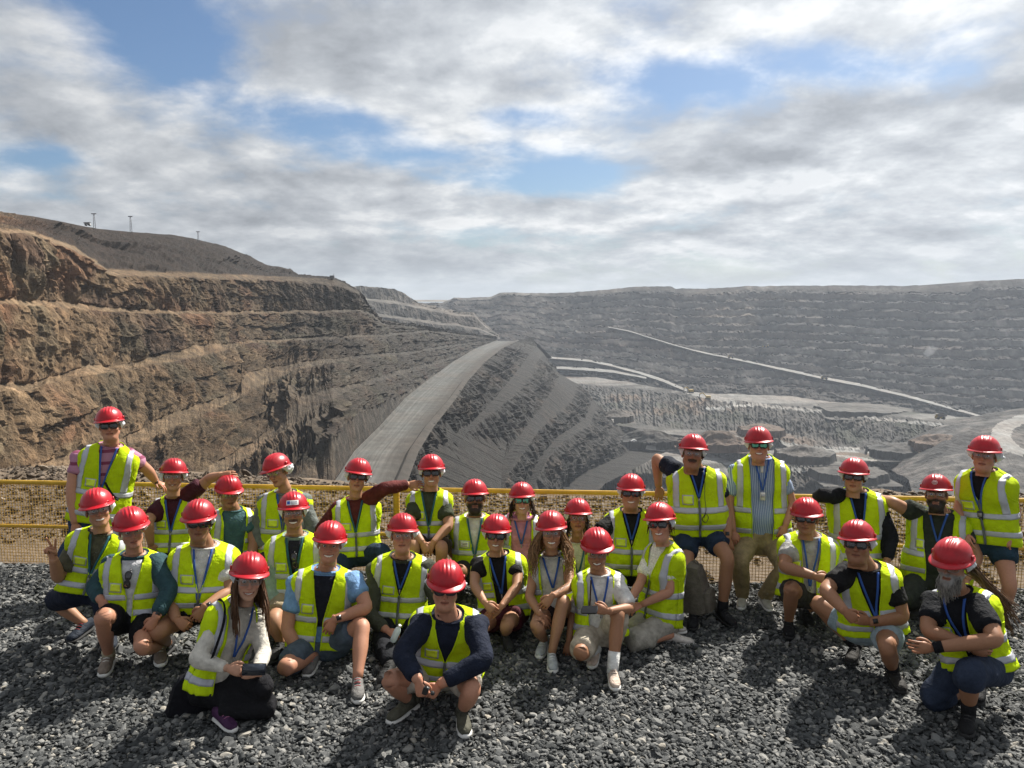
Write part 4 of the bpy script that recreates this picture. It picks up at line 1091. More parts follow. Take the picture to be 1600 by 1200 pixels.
def person(id, label, head, Y, nk, sh, pv, arms, legs=None, yaw=0, hyaw=0, hpitch=-4, hroll=0, skin='mid', hair='brown', female=False, fat=0, smile=0, beard=0, stub=0.0,
           must=0.0, hs=1.0, glasses='clear', net=0, shirt=(.1, .1, .1), sleeve=.55, shorts=(.05, .05, .06), hem=.8, shoe=((.03, .03, .03), M_SOLEB), sock=None,
           belly=0.0, bust=0.0, bulk=1.0, vest='closed', vt=.50, hemt=-.02, lany=M_LANY, lt=.45, badge=False, bow=.03, hips=None, tlen=.50, pocket=True, hand_p=('relaxed', 'relaxed'), hair_fn=None,
           phood=None, jacket=None, extra=None, dn=.05, legL=(.43, .42), armL=(.29, .255), bands=(.36, .09), inner=None, glass_up=False, zipc=True):
    seed = sum(ord(c) * (i + 3) for i, c in enumerate(id)) % 97
    rng = np.random.RandomState(seed); hs = hs * 1.10; hpitch = hpitch - 8; bulk = bulk * 1.06
    sk = np.array(SKIN[skin]) * (1 + .06 * (rng.rand() - .5)); hc = np.array(HAIR[hair]) if isinstance(hair, str) else np.array(hair)
    # ---- head frame
    hp0 = unproj(head[0], head[1], Y)
    y0 = math.atan2(-hp0[0], hp0[1]) * .85
    yw = y0 + R(hyaw)
    M = np.array(Matrix.Rotation(yw, 3, 'Z') @ Matrix.Rotation(R(hpitch), 3, 'X') @ Matrix.Rotation(R(hroll), 3, 'Y'))
    hd = hp0 - M[:, 2] * .098 * hs
    # ---- torso
    N = unproj(nk[0], nk[1], Y + dn); byaw = y0 * .6 + R(yaw)
    SL, SR = unproj(sh[0][0], sh[0][1], Y + dn + .02), unproj(sh[1][0], sh[1][1], Y + dn + .02)
    hw = np.linalg.norm(SR - SL) / 2 / max(math.cos(byaw), .5)
    SL[1] -= math.sin(byaw) * hw; SR[1] += math.sin(byaw) * hw
    SL = unproj(sh[0][0], sh[0][1], SL[1]); SR = unproj(sh[1][0], sh[1][1], SR[1])
    hw = np.clip(np.linalg.norm(SR - SL) / 2, .14, .235); Rs = nrm(SR - SL); SL = SL + Rs * .034 - np.array([0, 0, .030]); SR = SR - Rs * .034 - np.array([0, 0, .030])
    Ys = np.linspace(N[1] - .05, N[1] + .55, 121); Pc = unproj(pv[0], pv[1], Ys)
    P = Pc[np.argmin((np.linalg.norm(Pc - N, axis=1) - tlen) ** 2 + .01 * (Ys - N[1]) ** 2)]
    hy = byaw if hips is None else y0 * .6 + R(hips)
    Rh = np.array([math.cos(hy), math.sin(hy), 0])
    T = Torso(P, N, Rh, Rs, sc=bulk, belly=belly, bust=bust, bow=bow, seed=seed, wide=np.clip(hw / .178 / bulk, .8, 1.2))
    F = nrm(np.cross(Rh, [0, 0, 1.])); Fs = nrm(np.cross(Rs, T.U))
    # ---- limbs
    J = {}
    for k, S in (('l', SL), ('r', SR)):
        a = arms.get(k, {}); L1, L2 = armL
        if 'w' in a:
            wy = a.get('wy', Y + dn - .22) if 'wY' not in a else a['wY']
            E, Wr = solve_limb(S, a['e'], a['w'], L1, L2, wy, S[1] - .02 + a.get('ey', 0), a.get('span', .4))
        else:
            E = S + np.array([0, 0, -1.]) * L1 * .9 + Fs * L1 * .3; Wr = E + Fs * L2 * .8 + np.array([0, 0, -.1]) + nrm(P - E) * .05
        J[k] = (S, E, Wr); DBG.append((id, 'arm' + k, np.linalg.norm(E - S) / L1, np.linalg.norm(Wr - E) / L2, Wr[1] - Y))
    G = {}
    legs = legs or {}
    for k, sg in (('l', -1), ('r', 1)):
        H = P + Rh * sg * .092 * bulk; g = legs.get(k, {}); L1, L2 = legL
        if 'foot' in g:
            A = ground_pt(g['foot'][0], g['foot'][1]); A = A + np.array([0, 0, .085])
            if 'ank' in g: A = unproj(g['ank'][0], g['ank'][1], A[1])
        elif 'ank' in g: A = None
        else:
            A = H + F * g.get('fwd', .10 if H[2] > .6 else .02) + Rh * sg * g.get('out', .05); A[2] = .085
        if 'knee' in g:
            if A is None: K, A = solve_limb(H, g['knee'], g['ank'], L1, L2, g.get('ay', Y), g.get('ky', H[1] - .25))
            elif g.get('down'):
                K = ground_pt(g['knee'][0], g['knee'][1], .07)
            else: K, A = solve_limb(H, g['knee'], A, L1, L2, A[1], g.get('ky', H[1] - .36), mw=.25)
        else:
            if A is None: A = unproj(*g['ank'], Y)
            K = ik(H, A, L1, L2, g.get('hint', F * 1.0 + Rh * sg * .35 + np.array([0, 0, .25])))
        G[k] = (H, K, A, g); DBG.append((id, 'leg' + k, np.linalg.norm(K - H) / L1, np.linalg.norm(A - K) / L2, K[2], A[2], H[2]))
    base = np.array([P[0], P[1], 0.0])
    root = empty('person', base, label, 'person', 'tour group in red hard hats')
    def part(name, mb, m, parent=None, smooth=True, color=False, lab=None):
        o = link(name, mb.mesh(name, m, smooth=smooth, color=color, off=base), parent or root)
        if lab: o['label'] = lab
        return o
    def hpart(name, me, parent=None, extra=None):
        if parent is None:
            mm = Matrix(M.tolist()).to_4x4(); mm = Matrix.Translation(Vector(hd - base)) @ mm @ Matrix.Scale(hs, 4)
            if extra is not None: mm = mm @ extra
            return link(name, me, root, mm)
        return link(name, me, parent)
    # ---- body
    body = MB()
    nt = np.linspace(-.05, 1.05, 16)[:, None]; ph = np.linspace(0, 2 * math.pi, 20, endpoint=False)[None]
    body.add(T.at(nt, ph, -.010), gridq(16, 20, True), col=sk)
    nb = hd - M[:, 2] * .06 * hs + M[:, 1] * .018
    v, q, t = tube(catmull([N - T.U * .05 - Fs * .01, N + T.U * .02, nb], 7), np.linspace(.074, .052, 7) * (.9 if female else 1.02 + .05 * fat) * (.96 + .04 * bulk), 14); body.add(v, q, t, col=sk * .97)
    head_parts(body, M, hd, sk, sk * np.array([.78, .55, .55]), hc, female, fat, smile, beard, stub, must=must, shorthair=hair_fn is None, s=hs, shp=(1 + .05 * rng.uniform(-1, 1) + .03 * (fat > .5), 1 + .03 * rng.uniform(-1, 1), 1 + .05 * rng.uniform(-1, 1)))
    ab = (.96 if female else 1.16) * (.5 + .5 * bulk)
    for k in 'lr':
        S, E, Wr = J[k]; Pp, w_ = bent(S, E, Wr, .05)
        rr = np.interp(w_, [0, .3, .75, 1, 1.25, 1.6, 2], [.058, .054, .045, .042, .044, .036, .027]) * ab
        kp = w_ > max(.05, sleeve - .25); v, q, t = tube(Pp[kp], rr[kp], 12); body.add(v, q, t, col=sk)
        a = arms.get(k, {})
        d = nrm(Wr - E)
        if 'h' in a: d = nrm(unproj(a['h'][0], a['h'][1], Wr[1] + a.get('hy', -.02)) - Wr)
        pn = a.get('pn', -Fs + np.array([0, 0, -.3])); hp = hand_p[0 if k == 'l' else 1]
        hand(body, Wr, d, pn, a.get('right', k == 'l'), a.get('pose', hp), (.92 if female else 1.0) * 1.02, sk * np.array([1.02, .96, .94]), a.get('spread', 0))
    for k in 'lr':
        H, K, A, g = G[k]; Pp, w_ = bent(H, K, A, .085)
        rr = np.interp(w_, [0, .4, .8, 1, 1.2, 1.45, 1.8, 2], [.092, .082, .064, .060, .056, .058, .040, .036]) * (.55 + .45 * bulk) * (.95 if female else 1)
        v, q, t = tube(Pp, rr, 14); body.add(v, q, t, col=sk * np.array([.97, .97, .97]))
    part('body', body, M_SKIN, color=True)
    # ---- hard hat, net, glasses
    hat = hpart('hard_hat', ME_DOME, None, Matrix.Rotation(R(rng.uniform(-4, 4)), 4, 'Y') @ Matrix.Rotation(R(rng.uniform(-3, 4)), 4, 'X') @ Matrix.Rotation(R(rng.uniform(-9, 9)), 4, 'Z')); hpart('brim', ME_BRIM, hat)
    if net is not None: hpart('hair_net', ME_NET[net])
    if glasses:
        gf, gl = ME_GL[glasses]; go = hpart('safety_glasses', gf, None, (Matrix.Translation((0, -.012, .022)) @ Matrix.Rotation(R(-18), 4, 'X')) if glass_up else None)
        for l in gl: hpart('lens', l, go)
    # ---- shirt
    sm = shirt if isinstance(shirt, bpy.types.Material) else cloth(shirt)
    mb = MB(); tt = np.linspace(-.10, 1.035, 26)[:, None]; ph = np.linspace(0, 2 * math.pi, 36, endpoint=False)[None]
    closed_tube(mb, T.at(tt, ph, .010, .006))
    for k in 'lr':
        S, E, Wr = J[k]; Pp, w_ = bent(S + nrm(N - S) * .05, E, Wr, .05, 12, 7, 12)
        keep = w_ <= sleeve; Pp, ww = Pp[keep], w_[keep]
        rr = np.interp(ww, [0, .3, .75, 1, 1.25, 1.6, 2], [.066, .064, .058, .054, .053, .047, .037]) * ab + .006
        if sleeve < 1.2: rr = rr + np.linspace(0, .010, len(rr))
        rr = rr + .006 * perlin(np.stack([ww * 5 + seed, ww * 0, ww * 0], -1))
        v, q, t = tube(Pp, rr, 14, True);
        nz = perlin(v * 22 + seed)[:, None]; c_ = np.concatenate([np.repeat(Pp, 14, 0), Pp[:1], Pp[-1:]]); v = v + (v - c_) * nz * .12
        mb.add(v, q, t)
        v, q, t = tube([S + np.array([0, 0, z_]) for z_ in (.066, .055, .03, 0, -.03, -.055, -.066)], np.array([.012, .036, .056, .063, .056, .036, .012]) * ab, 12); mb.add(v, q, t)
    weld(part('shirt', mb, sm))
    if inner is not None:      # panel of the garment seen between the vest fronts
        t_ = np.linspace(inner[1], 1.0, 14)[:, None]; x_ = np.linspace(-1, 1, 11)[None] * (inner[2] * (.35 + .65 * np.clip((t_ - inner[1]) / .5, 0, 1)))
        v, q = patch(T, t_ + 0 * x_, T.phi_x(t_, x_, .016), .016, .004); part('undershirt', MB().add(v, q), cloth(inner[0]))
    # collar ring
    a_ = np.linspace(0, 2 * math.pi, 24, endpoint=False); ring = T.at(np.full(24, 1.025), a_, .010)
    v, q, t = tube(np.concatenate([ring, ring[:1]]), .009, 6, False); part('collar', MB().add(v, q), sm)
    # ---- shorts / trousers
    mb = MB(); tt = np.linspace(-.20, .10, 9)[:, None]
    closed_tube(mb, T.at(tt, ph, .016, .004))
    long_ = hem > 1.5
    for k in 'lr':
        H, K, A, g = G[k]; Pp, w_ = bent(H + (H - K) * .10, K, A, .085, 11, 8, 12); keep = w_ <= hem; Pp, ww = Pp[keep], w_[keep]
        rr = np.interp(ww, [0, .4, .8, 1, 1.2, 1.45, 1.8, 2], [.100, .092, .078, .073, .069, .066, .058, .056]) * (.55 + .45 * bulk) + .010
        if not long_: rr = rr + np.linspace(0, .014, len(rr))
        v, q, t = tube(Pp, rr, 16, True); nz = perlin(v * 16 + seed)[:, None]; c_ = np.concatenate([np.repeat(Pp, 16, 0), Pp[:1], Pp[-1:]]); v = v + (v - c_) * nz * .14
        mb.add(v, q, t)
    weld(part('trousers' if long_ else 'shorts', mb, shorts if isinstance(shorts, bpy.types.Material) else cloth(shorts)))
    # ---- shoes
    for k, sg in (('l', -1), ('r', 1)):
        H, K, A, g = G[k]
        an = R(g.get('toe', sg * 14)) + y0 * .5 + R(yaw) * .5; d = np.array([math.sin(an), -math.cos(an), g.get('tz', 0.0)]); d = nrm(d); up = nrm(np.array([0, 0, 1.]) - d * d[2]); sd = np.cross(d, up)
        fs = .92 if female else 1.05; o0 = A - np.array([0, 0, .083]) if A[2] < .16 else A - up * .083
        s_ = np.array([-.075, -.06, -.02, .03, .08, .13, .17, .195]) * fs; hh = np.array([.045, .090, .098, .085, .066, .052, .042, .028]) * fs; ww = np.array([.026, .036, .038, .040, .045, .048, .042, .024]) * fs
        Pp = o0[None] + d * s_[:, None] + up * (hh * .5 + .018)[:, None]
        v, q, t = tube(Pp, hh * .52, 12, True, up, ww); sh_o = part('shoe', MB().add(v, q, t), cloth(shoe[0], 'shoe_fabric', rough=.7))
        Pp = o0[None] + d * (s_ * 1.04)[:, None] + up * .014
        v, q, t = tube(Pp, .017, 12, True, up, ww * 1.07); part('sole', MB().add(v, q, t), shoe[1], sh_o)
        lc = MB()
        for i_ in range(4):
            f_ = o0 + d * (.05 + .022 * i_) * fs + up * (.103 - .0135 * i_) * fs; v, q, t = tube([f_ - sd * .022, f_ + up * .006, f_ + sd * .022], .004, 5, True); lc.add(v, q, t)
        part('laces', lc, cloth(shoe[2] if len(shoe) > 2 else (.05, .05, .05)), sh_o)
        if sock is not None and not long_:
            sdir = nrm(K - A); v, q, t = tube([A - sdir * .03, A + sdir * .03, A + sdir * sock[1]], np.array([.044, .045, .049]) * (.6 + .4 * bulk), 14); part('sock', MB().add(v, q, t), cloth(sock[0]))
    # ---- vest
    if vest:
        off, fold = .027, .016; nr = 42
        t_ = np.linspace(hemt, 1.045, nr); wv = T.w(t_) + off; wmax = T.w(np.array(.8)) + off
        op = {'closed': .0025, 'open': .055, 'wide': .095, 'ajar': .025}[vest]
        xin = op + (.078 * bulk - min(op, .06)) * np.clip((t_ - vt) / (1.0 - vt), 0, 1) ** .9; xin = np.minimum(xin, wv * .93)
        xa = wmax * np.interp(t_, [-1, .52, .60, .70, .80, .92, 1.1], [2, 2, .97, .86, .80, .80, .80])
        pin = np.arcsin(np.clip(xin / wv, 0, 1) ** (1 / .82)); pout = np.arcsin(np.clip(xa / wv, 0, 1) ** (1 / .82))
        pout = np.maximum(pout, pin + .02); mb = MB(); c_ = np.linspace(0, 1, 15)[None]
        for sg in (-1, 1):
            v, q = patch(T, t_[:, None] + 0 * c_, sg * (pin[:, None] + (pout - pin)[:, None] * c_), off, fold); mb.add(v, q if sg < 0 else q[:, ::-1])
        cb = np.linspace(0, 1, 27)[None]; v, q = patch(T, t_[:, None] + 0 * cb, pout[:, None] + (2 * math.pi - 2 * pout)[:, None] * cb, off, fold); mb.add(v, q)
        vo = part('vest', mb, M_VEST)
        dt = .050 / T.len; e = .0045
        for tb in bands:
            if tb < hemt + .02: continue
            ts = np.linspace(tb, tb + dt, 4)[:, None]; m_ = MB()
            pi_ = np.interp(ts[:, 0], t_, pin)[:, None]; po_ = np.interp(ts[:, 0], t_, pout)[:, None]
            for sg in (-1, 1):
                c2 = np.linspace(0, 1, 15)[None]; v, q = patch(T, ts + 0 * c2, sg * (pi_ + (po_ - pi_) * c2), off + e, fold); m_.add(v, q)
            c2 = np.linspace(0, 1, 27)[None]; v, q = patch(T, ts + 0 * c2, po_ + (2 * math.pi - 2 * po_) * c2, off + e, fold); m_.add(v, q)
            part('reflective_band', m_, M_REFL, vo)
        for sg in (-1, 1):
            ts = np.linspace(bands[0] + dt, 1.03, 26); x1 = np.minimum(np.interp(ts, t_, xa) * .985, wmax * .80); x0 = x1 - .050; wl = T.w(ts) + off
            x0 = np.maximum(x0, np.interp(ts, t_, xin) * 1.02); c2 = np.linspace(0, 1, 5)[None]; xx = x0[:, None] + (x1 - x0)[:, None] * c2
            pp = np.arcsin(np.clip(xx / wl[:, None], 0, 1) ** (1 / .82)); ok = ts < .972
            m_ = MB(); v, q = patch(T, (ts[:, None] + 0 * c2)[ok], (sg * pp)[ok], off + e, fold); m_.add(v, q)
            v, q = patch(T, (ts[:, None] + 0 * c2)[ok], (math.pi - sg * pp)[ok], off + e, fold); m_.add(v, q)
            # over the shoulder
            i = np.where(ok)[0][-1]; A_ = T.at(np.full(5, ts[i]), sg * pp[i], off + e, fold); B_ = T.at(np.full(5, ts[i]), math.pi - sg * pp[i], off + e, fold); mid_ = (A_ + B_) / 2 + T.U * .022
            m_.add(np.stack([A_, A_ * .5 + mid_ * .5 + T.U * .006, mid_, B_ * .5 + mid_ * .5 + T.U * .006, B_]), gridq(5, 5)); part('reflective_strap', m_, M_REFL, vo)
            ed = MB(); oky = t_ < .99
            for ang in (sg * pin, sg * np.where(t_ > .5, pout, np.nan)):
                g_ = oky & ~np.isnan(ang)
                if vest == 'closed' and ang is not None and np.nanmax(np.abs(ang - sg * pin)) < 1e-9: g_ = g_ & (t_ > vt)
                pts = T.at(t_[g_], ang[g_], off, fold)
                if len(pts) > 3: v, q, t = tube(pts, .0055, 6); ed.add(v, q, t)
            part('edging', ed, M_VEST, vo)
        if vest == 'closed' and zipc:
            ts = np.linspace(hemt, vt + .03, 20)[:, None]; c2 = np.linspace(-.009, .009, 3)[None]; v, q = patch(T, ts + 0 * c2, T.phi_x(ts, c2, off), off + .007, fold); part('zip', MB().add(v, q), M_ZIP, vo)
        if pocket:
            def rect(t0, t1, x0, x1, o):
                ts = np.linspace(t0, t1, 6)[:, None]; c2 = np.linspace(x0, x1, 6)[None]; return patch(T, ts + 0 * c2, T.phi_x(ts, c2, off), o, fold)
            h_ = .088 / T.len; t0 = bands[0] + dt + .045; x0, x1 = -.040 * bulk - op * .6, -.040 * bulk - .100 - op * .3
            v, q = rect(t0, t0 + h_, x0, x1, off + .006); po = part('pocket', MB().add(v, q), M_REFL, vo)
            v, q = rect(t0 + .009 / T.len, t0 + h_ - .009 / T.len, x0 - .009, x1 + .009, off + .0085); part('pocket_window', MB().add(v, q), M_WIN, vo)
            if pocket == 'card':
                v, q = rect(t0 + .014 / T.len, t0 + h_ - .014 / T.len, x0 - .014, x1 + .014, off + .0105); part('card', MB().add(v, q), M_LABEL, vo)
                for r_ in range(3):
                    tq = t0 + (.026 + .017 * r_) / T.len; v, q = rect(tq, tq + .007 / T.len, x0 - .022, x1 + .022 + .008 * (r_ % 2), off + .0118); part('print_line', MB().add(v, q), M_BLACKF, vo)
    # ---- lanyard
    if lany is not None:
        mb = MB()
        for sg in (-1, 1):
            ts = np.linspace(1.04, lt, 22)[:, None]; x_ = sg * (.064 * np.clip((ts - lt) / (1.04 - lt), 0, 1) ** 1.15 + .004); c2 = np.linspace(-.008, .008, 3)[None]
            v, q = patch(T, ts + 0 * c2, T.phi_x(ts, x_ + c2, .03), .034, .004, .0025); mb.add(v, q)
        lo = part('lanyard', mb, lany)
        pc = T.at(np.array([lt - .02]), np.array([0.0]), .04)[0]
        if badge:
            v, q = box(pc - T.U * .04 + Fs * .004, (.045, .010, .075), [Rs, Fs, T.U]); bo = part('badge', MB().add(v, q), M_LABEL if badge == 'white' else M_BLKPL, lo)
            v, q = box(pc - T.U * .034 + Fs * .0105, (.034, .003, .032), [Rs, Fs, T.U]); part('badge_screen', MB().add(v, q), M_CFRAME if badge != 'white' else M_REFL, lo)
        else:
            v, q = box(pc - T.U * .012, (.012, .009, .034), [Rs, Fs, T.U]); part('clip', MB().add(v, q), M_CFRAME, lo)
    ctx = dict(root=root, part=part, hpart=hpart, T=T, M=M, hd=hd, hs=hs, J=J, G=G, base=base, rng=rng, Fs=Fs, Rs=Rs, hc=hc, sk=sk, F=F, Rh=Rh, N=N, P=P, Y=Y)
    if hair_fn: hair_fn(ctx)
    if extra: extra(ctx)
    return ctx
# =================================================================== PEOPLE: the group
def M_hair(c): return mat('hair', c, rough=.6, spec=.2, island=.5)
def long_hair(n=150, length=.34, curl=0.0, front=.75, out=.02, wid=1.0, azmin=62, color=None, rad=.0042, back=True):
    def fn(c):
        rng = c['rng']; M, hd, hs = c['M'], c['hd'], c['hs']; col = color or tuple(c['hc'])
        mb = MB()
        for i in range(n):
            sg = rng.choice([-1, 1]); az = R(rng.uniform(azmin, 172)); 
            rt = np.array([.086 * math.sin(az) * sg, .015 - .104 * math.cos(az), .03 - rng.rand() * .03]) * hs
            p0 = hd + M @ rt; o = nrm(M @ np.array([math.sin(az) * sg, -math.cos(az) * .6, 0]))
            fw = -M[:, 1]; fr = front * max(0, 1 - (math.degrees(az) - azmin) / 75.) if front else 0
            L = length * (.72 + .4 * rng.rand()); s = np.linspace(0, 1, 13); ph = rng.rand() * 6.28; cr = curl * (.6 + .8 * rng.rand()); fq = 9 + 5 * rng.rand()
            sm_ = sst(s, .25, .8)
            P = p0[None] + np.array([0, 0, -1.]) * (s * L)[:, None] + o * (out * np.sin(np.clip(s * 1.3, 0, 1) * 1.57) * wid * (.4 + .9 * rng.rand()))[:, None] + fw * (fr * .125 * sm_)[:, None] - fw * ((1 - fr) * .055 * sm_ * (az > R(105)))[:, None]
            P = P + cr * np.stack([np.cos(s * fq + ph), np.sin(s * fq + ph), 0 * s], 1) * sst(s, .05, .4)[:, None] + rng.normal(size=3) * .004 * s[:, None]
            v, q, t = tube(P, rad * (.6 + .8 * rng.rand()) * np.linspace(1, .35, 13), 4, False); mb.add(v, q)
        c['part']('hair', mb, M_hair(col), smooth=True)
    return fn
def strap(c, pts, w, m, name='strap', th=.006):
    P = catmull(pts, 24); v, q, t = tube(P, th, 8, True, None, w); return c['part'](name, MB().add(v, q, t), m)
def ear_set(c, sg=1):
    mb = MB(); v, q = box(np.array([sg * .088, .008, -.006]), (.018, .032, .042)); mb.add(v, q)
    v, q, t = tube([(sg * .088, .0, -.02), (sg * .085, -.035, -.04), (sg * .075, -.06, -.055)], .0035, 5); mb.add(v, q, t)
    c['hpart']('earpiece', mb.mesh('earpiece', M_BLKPL))
def watch(c, k):
    S, E, W_ = c['J'][k]; d = nrm(W_ - E); p = W_ - d * .035
    v, q, t = tube([p - d * .011, p + d * .011], .034, 14, False); mb = MB().add(v, q)
    f = nrm(np.array([0, 0, CAMH]) - p); f = nrm(f - d * f.dot(d)); s2 = np.cross(d, f)
    v, q = box(p + f * .034, (.036, .036, .012), [d, s2, f]); mb.add(v, q); c['part']('watch', mb, M_WATCH)
def wire(c, pts_tx, loop=False):
    T = c['T']; P = np.array([T.at(np.array([t]), T.phi_x(np.array([t]), np.array([x]), .03), .040)[0] for t, x in pts_tx])
    v, q, t = tube(catmull(P, 40), .0028, 5); c['part']('earphone_cable', MB().add(v, q, t), M_BLKPL)
def world_part(name, mb, m, label, cat, base=None, group=None, smooth=True):
    b = np.concatenate(mb.v).mean(0) if base is None else base
    o = link(name, mb.mesh(name, m, smooth=smooth, off=b)); o.location = b; return tag(o, label, cat, group)
def shades(c, t, x, label, roll=0.0):
    T = c['T']; p = T.at(np.array([t]), T.phi_x(np.array([t]), np.array([x]), .03), .050)[0]
    rr = Matrix([list(c['Rs']), list(-c['Fs']), list(T.U)]).transposed().to_4x4()
    o = empty('sunglasses', p, label, 'sunglasses'); gf, gl = ME_GL['dark']
    mm = rr @ Matrix.Rotation(R(90 + roll), 4, 'Y') @ Matrix.Translation((0, .10, 0))
    fr = link('frame', gf, o, mm)
    for l in gl: link('lens', l, o, mm)

C = {}
stripeP = None
def stripe_mat(name, a, b, scale, ax=2, duty=.5):
    m = bpy.data.materials.new(name); m.use_nodes = True; k = NT(m.node_tree); bb = k.n['Principled BSDF']
    co = k.add('ShaderNodeTexCoord').outputs['Object']; sp = k.add('ShaderNodeSeparateXYZ'); k.l.new(co, sp.inputs[0])
    f = k.math('FRACT', k.math('MULTIPLY', sp.outputs[ax], scale)); g = k.math('GREATER_THAN', f, duty)
    k.put(bb.inputs['Base Color'], k.mix(g, a, b)); bb.inputs['Roughness'].default_value = .85
    bn = k.add('ShaderNodeBump'); bn.inputs['Strength'].default_value = .5; bn.inputs['Distance'].default_value = .012
    k.l.new(k.noise(co, 24, 3, .6), bn.inputs['Height']); k.l.new(bn.outputs[0], bb.inputs['Normal']); return m

W_SH = (.58, .56, .53)
# ------------------------------------------------ back row, left to right
def xA(c):
    watch(c, 'r'); T = c['T']
    pts = [T.at(np.array([t]), T.phi_x(np.array([t]), np.array([x]), .03), .045)[0] for t, x in ((.60, .03), (.52, .07), (.44, .12), (.38, .17))]
    strap(c, pts, .018, M_BLACKF, 'camera_strap')
C['A'] = person('A', 'man in pink striped polo standing at far left, one hand on the yellow rail', (171, 648), 7.35, (173, 699), ((115, 709), (209, 708)), (152, 818),
    {'l': dict(e=(112, 765), w=(117, 818), wy=7.2, h=(120, 850)), 'r': dict(e=(231, 735), w=(244, 753), wy=7.75, h=(256, 758), pn=(0, 0, -1))},
    {'l': dict(fwd=.02), 'r': dict(fwd=.02)}, hpitch=2, skin='pink', fat=1, smile=.3, hair='grey', glasses='dark', net=1, shirt=stripe_mat('striped_polo', (.36, .16, .24), (.18, .03, .075), 9.0, 2, .72), sleeve=.62,
    shorts=(.02, .035, .075), hem=2.2, belly=.05, bulk=1.06, badge='white', lt=.42, tlen=.56, hemt=.02, legL=(.45, .44), extra=xA, bands=(.40, .12))
C['B'] = person('B', 'young man in maroon t-shirt grinning by the fence beside the pink polo man', (271, 728), 7.4, (272, 779), ((240, 790), (299, 772)), (270, 862),
    {'l': dict(e=(231, 815), w=(236, 850)), 'r': dict(e=(327, 748), w=(346, 742), wy=7.5, h=(360, 742))},
    hroll=3, skin='mid', smile=1, hair='brown', glasses='clear', net=1, shirt=(.055, .014, .022), sleeve=.75, shorts=(.012, .012, .014), vt=.42, lt=.40)
C['C'] = person('C', 'young man in teal t-shirt half hidden behind the white t-shirt man', (356, 754), 7.35, (364, 797), ((334, 806), (393, 803)), (362, 876),
    {'l': dict(e=(330, 850), w=(340, 880)), 'r': dict(e=(397, 848), w=(390, 880))}, hyaw=14, hpitch=8, skin='tan', hair='dark', glasses='clear', net=None, shirt=(.055, .115, .125), sleeve=.65, vest='wide', vt=.3, pocket=False, lany=None, shorts=(.02, .02, .03), yaw=15)
C['D'] = person('D', 'man in grey hoodie looking down to the left with helmet tilted', (430, 721), 7.4, (446, 771), ((406, 778), (482, 775)), (443, 866),
    {'l': dict(e=(400, 825), w=(412, 860)), 'r': dict(e=(489, 822), w=(478, 862))}, hyaw=-28, hpitch=10, hroll=-14, skin='mid', hair='brown', glasses='clear', net=2, shirt=(.13, .145, .135), sleeve=1.9, shorts=(.03, .03, .04), hem=2.2, vt=.55)
C['E'] = person('E', 'man in maroon long sleeves resting his arm along the rail', (560, 728), 7.25, (556, 781), ((522, 789), (585, 778)), (560, 868),
    {'l': dict(e=(503, 826), w=(508, 858)), 'r': dict(e=(601, 763), w=(638, 757), wy=7.45, h=(652, 757))},
    {'r': dict(knee=(598, 862), foot=(592, 925)), 'l': dict()}, hroll=7, hyaw=3, skin='mid', hair='brown', glasses='dark', net=3, shirt=(.095, .022, .020), sleeve=1.95, shorts=(.02, .035, .06), hem=2.2, vt=.42, lany=M_LANYG, lt=.46, extra=lambda c: ear_set(c))
C['F'] = person('F', 'slim man in dark green t-shirt sitting with hands clasped', (674, 722), 7.3, (671, 768), ((641, 778), (702, 778)), (671, 848),
    {'l': dict(e=(640, 820), w=(660, 848), h=(668, 862), wy=6.95), 'r': dict(e=(701, 822), w=(677, 848), h=(668, 862), wy=6.95)},
    {'l': dict(knee=(646, 852), foot=(650, 935)), 'r': dict(knee=(690, 856), foot=(690, 938))}, skin='mid', hair='brown', glasses='dark', net=3, smile=.5, shirt=(.045, .055, .033), sleeve=.72, shorts=(.04, .03, .022), vt=.30, lany=M_LANYG, lt=.30, bulk=.94, hemt=.06, extra=lambda c: ear_set(c, -1))
C['G'] = person('G', 'bearded man in white t-shirt with dark glasses crouching by the mesh', (742, 761), 7.2, (742, 808), ((709, 817), (775, 815)), (742, 896),
    {'l': dict(e=(705, 860), w=(726, 886)), 'r': dict(e=(782, 862), w=(764, 890))}, {'l': dict(knee=(718, 892)), 'r': dict()}, skin='tan', hair='dark', beard=1, glasses='dark', net=None, shirt=W_SH, sleeve=.7, shorts=(.02, .02, .02), vt=.36, lany=M_LANYG, lt=.30, pocket='card', fat=.6)
C['H'] = person('H', 'woman in pink hoodie with mirrored sunglasses in front of the fence', (816, 765), 7.25, (814, 806), ((789, 816), (842, 816)), (815, 886),
    {'l': dict(e=(788, 860), w=(805, 885)), 'r': dict(e=(846, 860), w=(830, 890))}, skin='fair', hair='dark', female=True, smile=.8, glasses='mirror', net=0, shirt=(.48, .20, .27), sleeve=1.95, shorts=(.03, .03, .04), hem=2.2, vest='wide', vt=.2, lt=.5, pocket=False, bulk=.9, hs=.96, bust=.02,
    hair_fn=long_hair(110, .20, .006, .5, .03, color=(.03, .016, .010)), inner=None, extra=lambda c: strap(c, catmull([c['T'].at(np.array([1.0]), np.array([a]), .022)[0] for a in np.linspace(-2.4, 2.4, 9)], 20), .022, cloth((.48, .20, .27)), 'hood', .018))
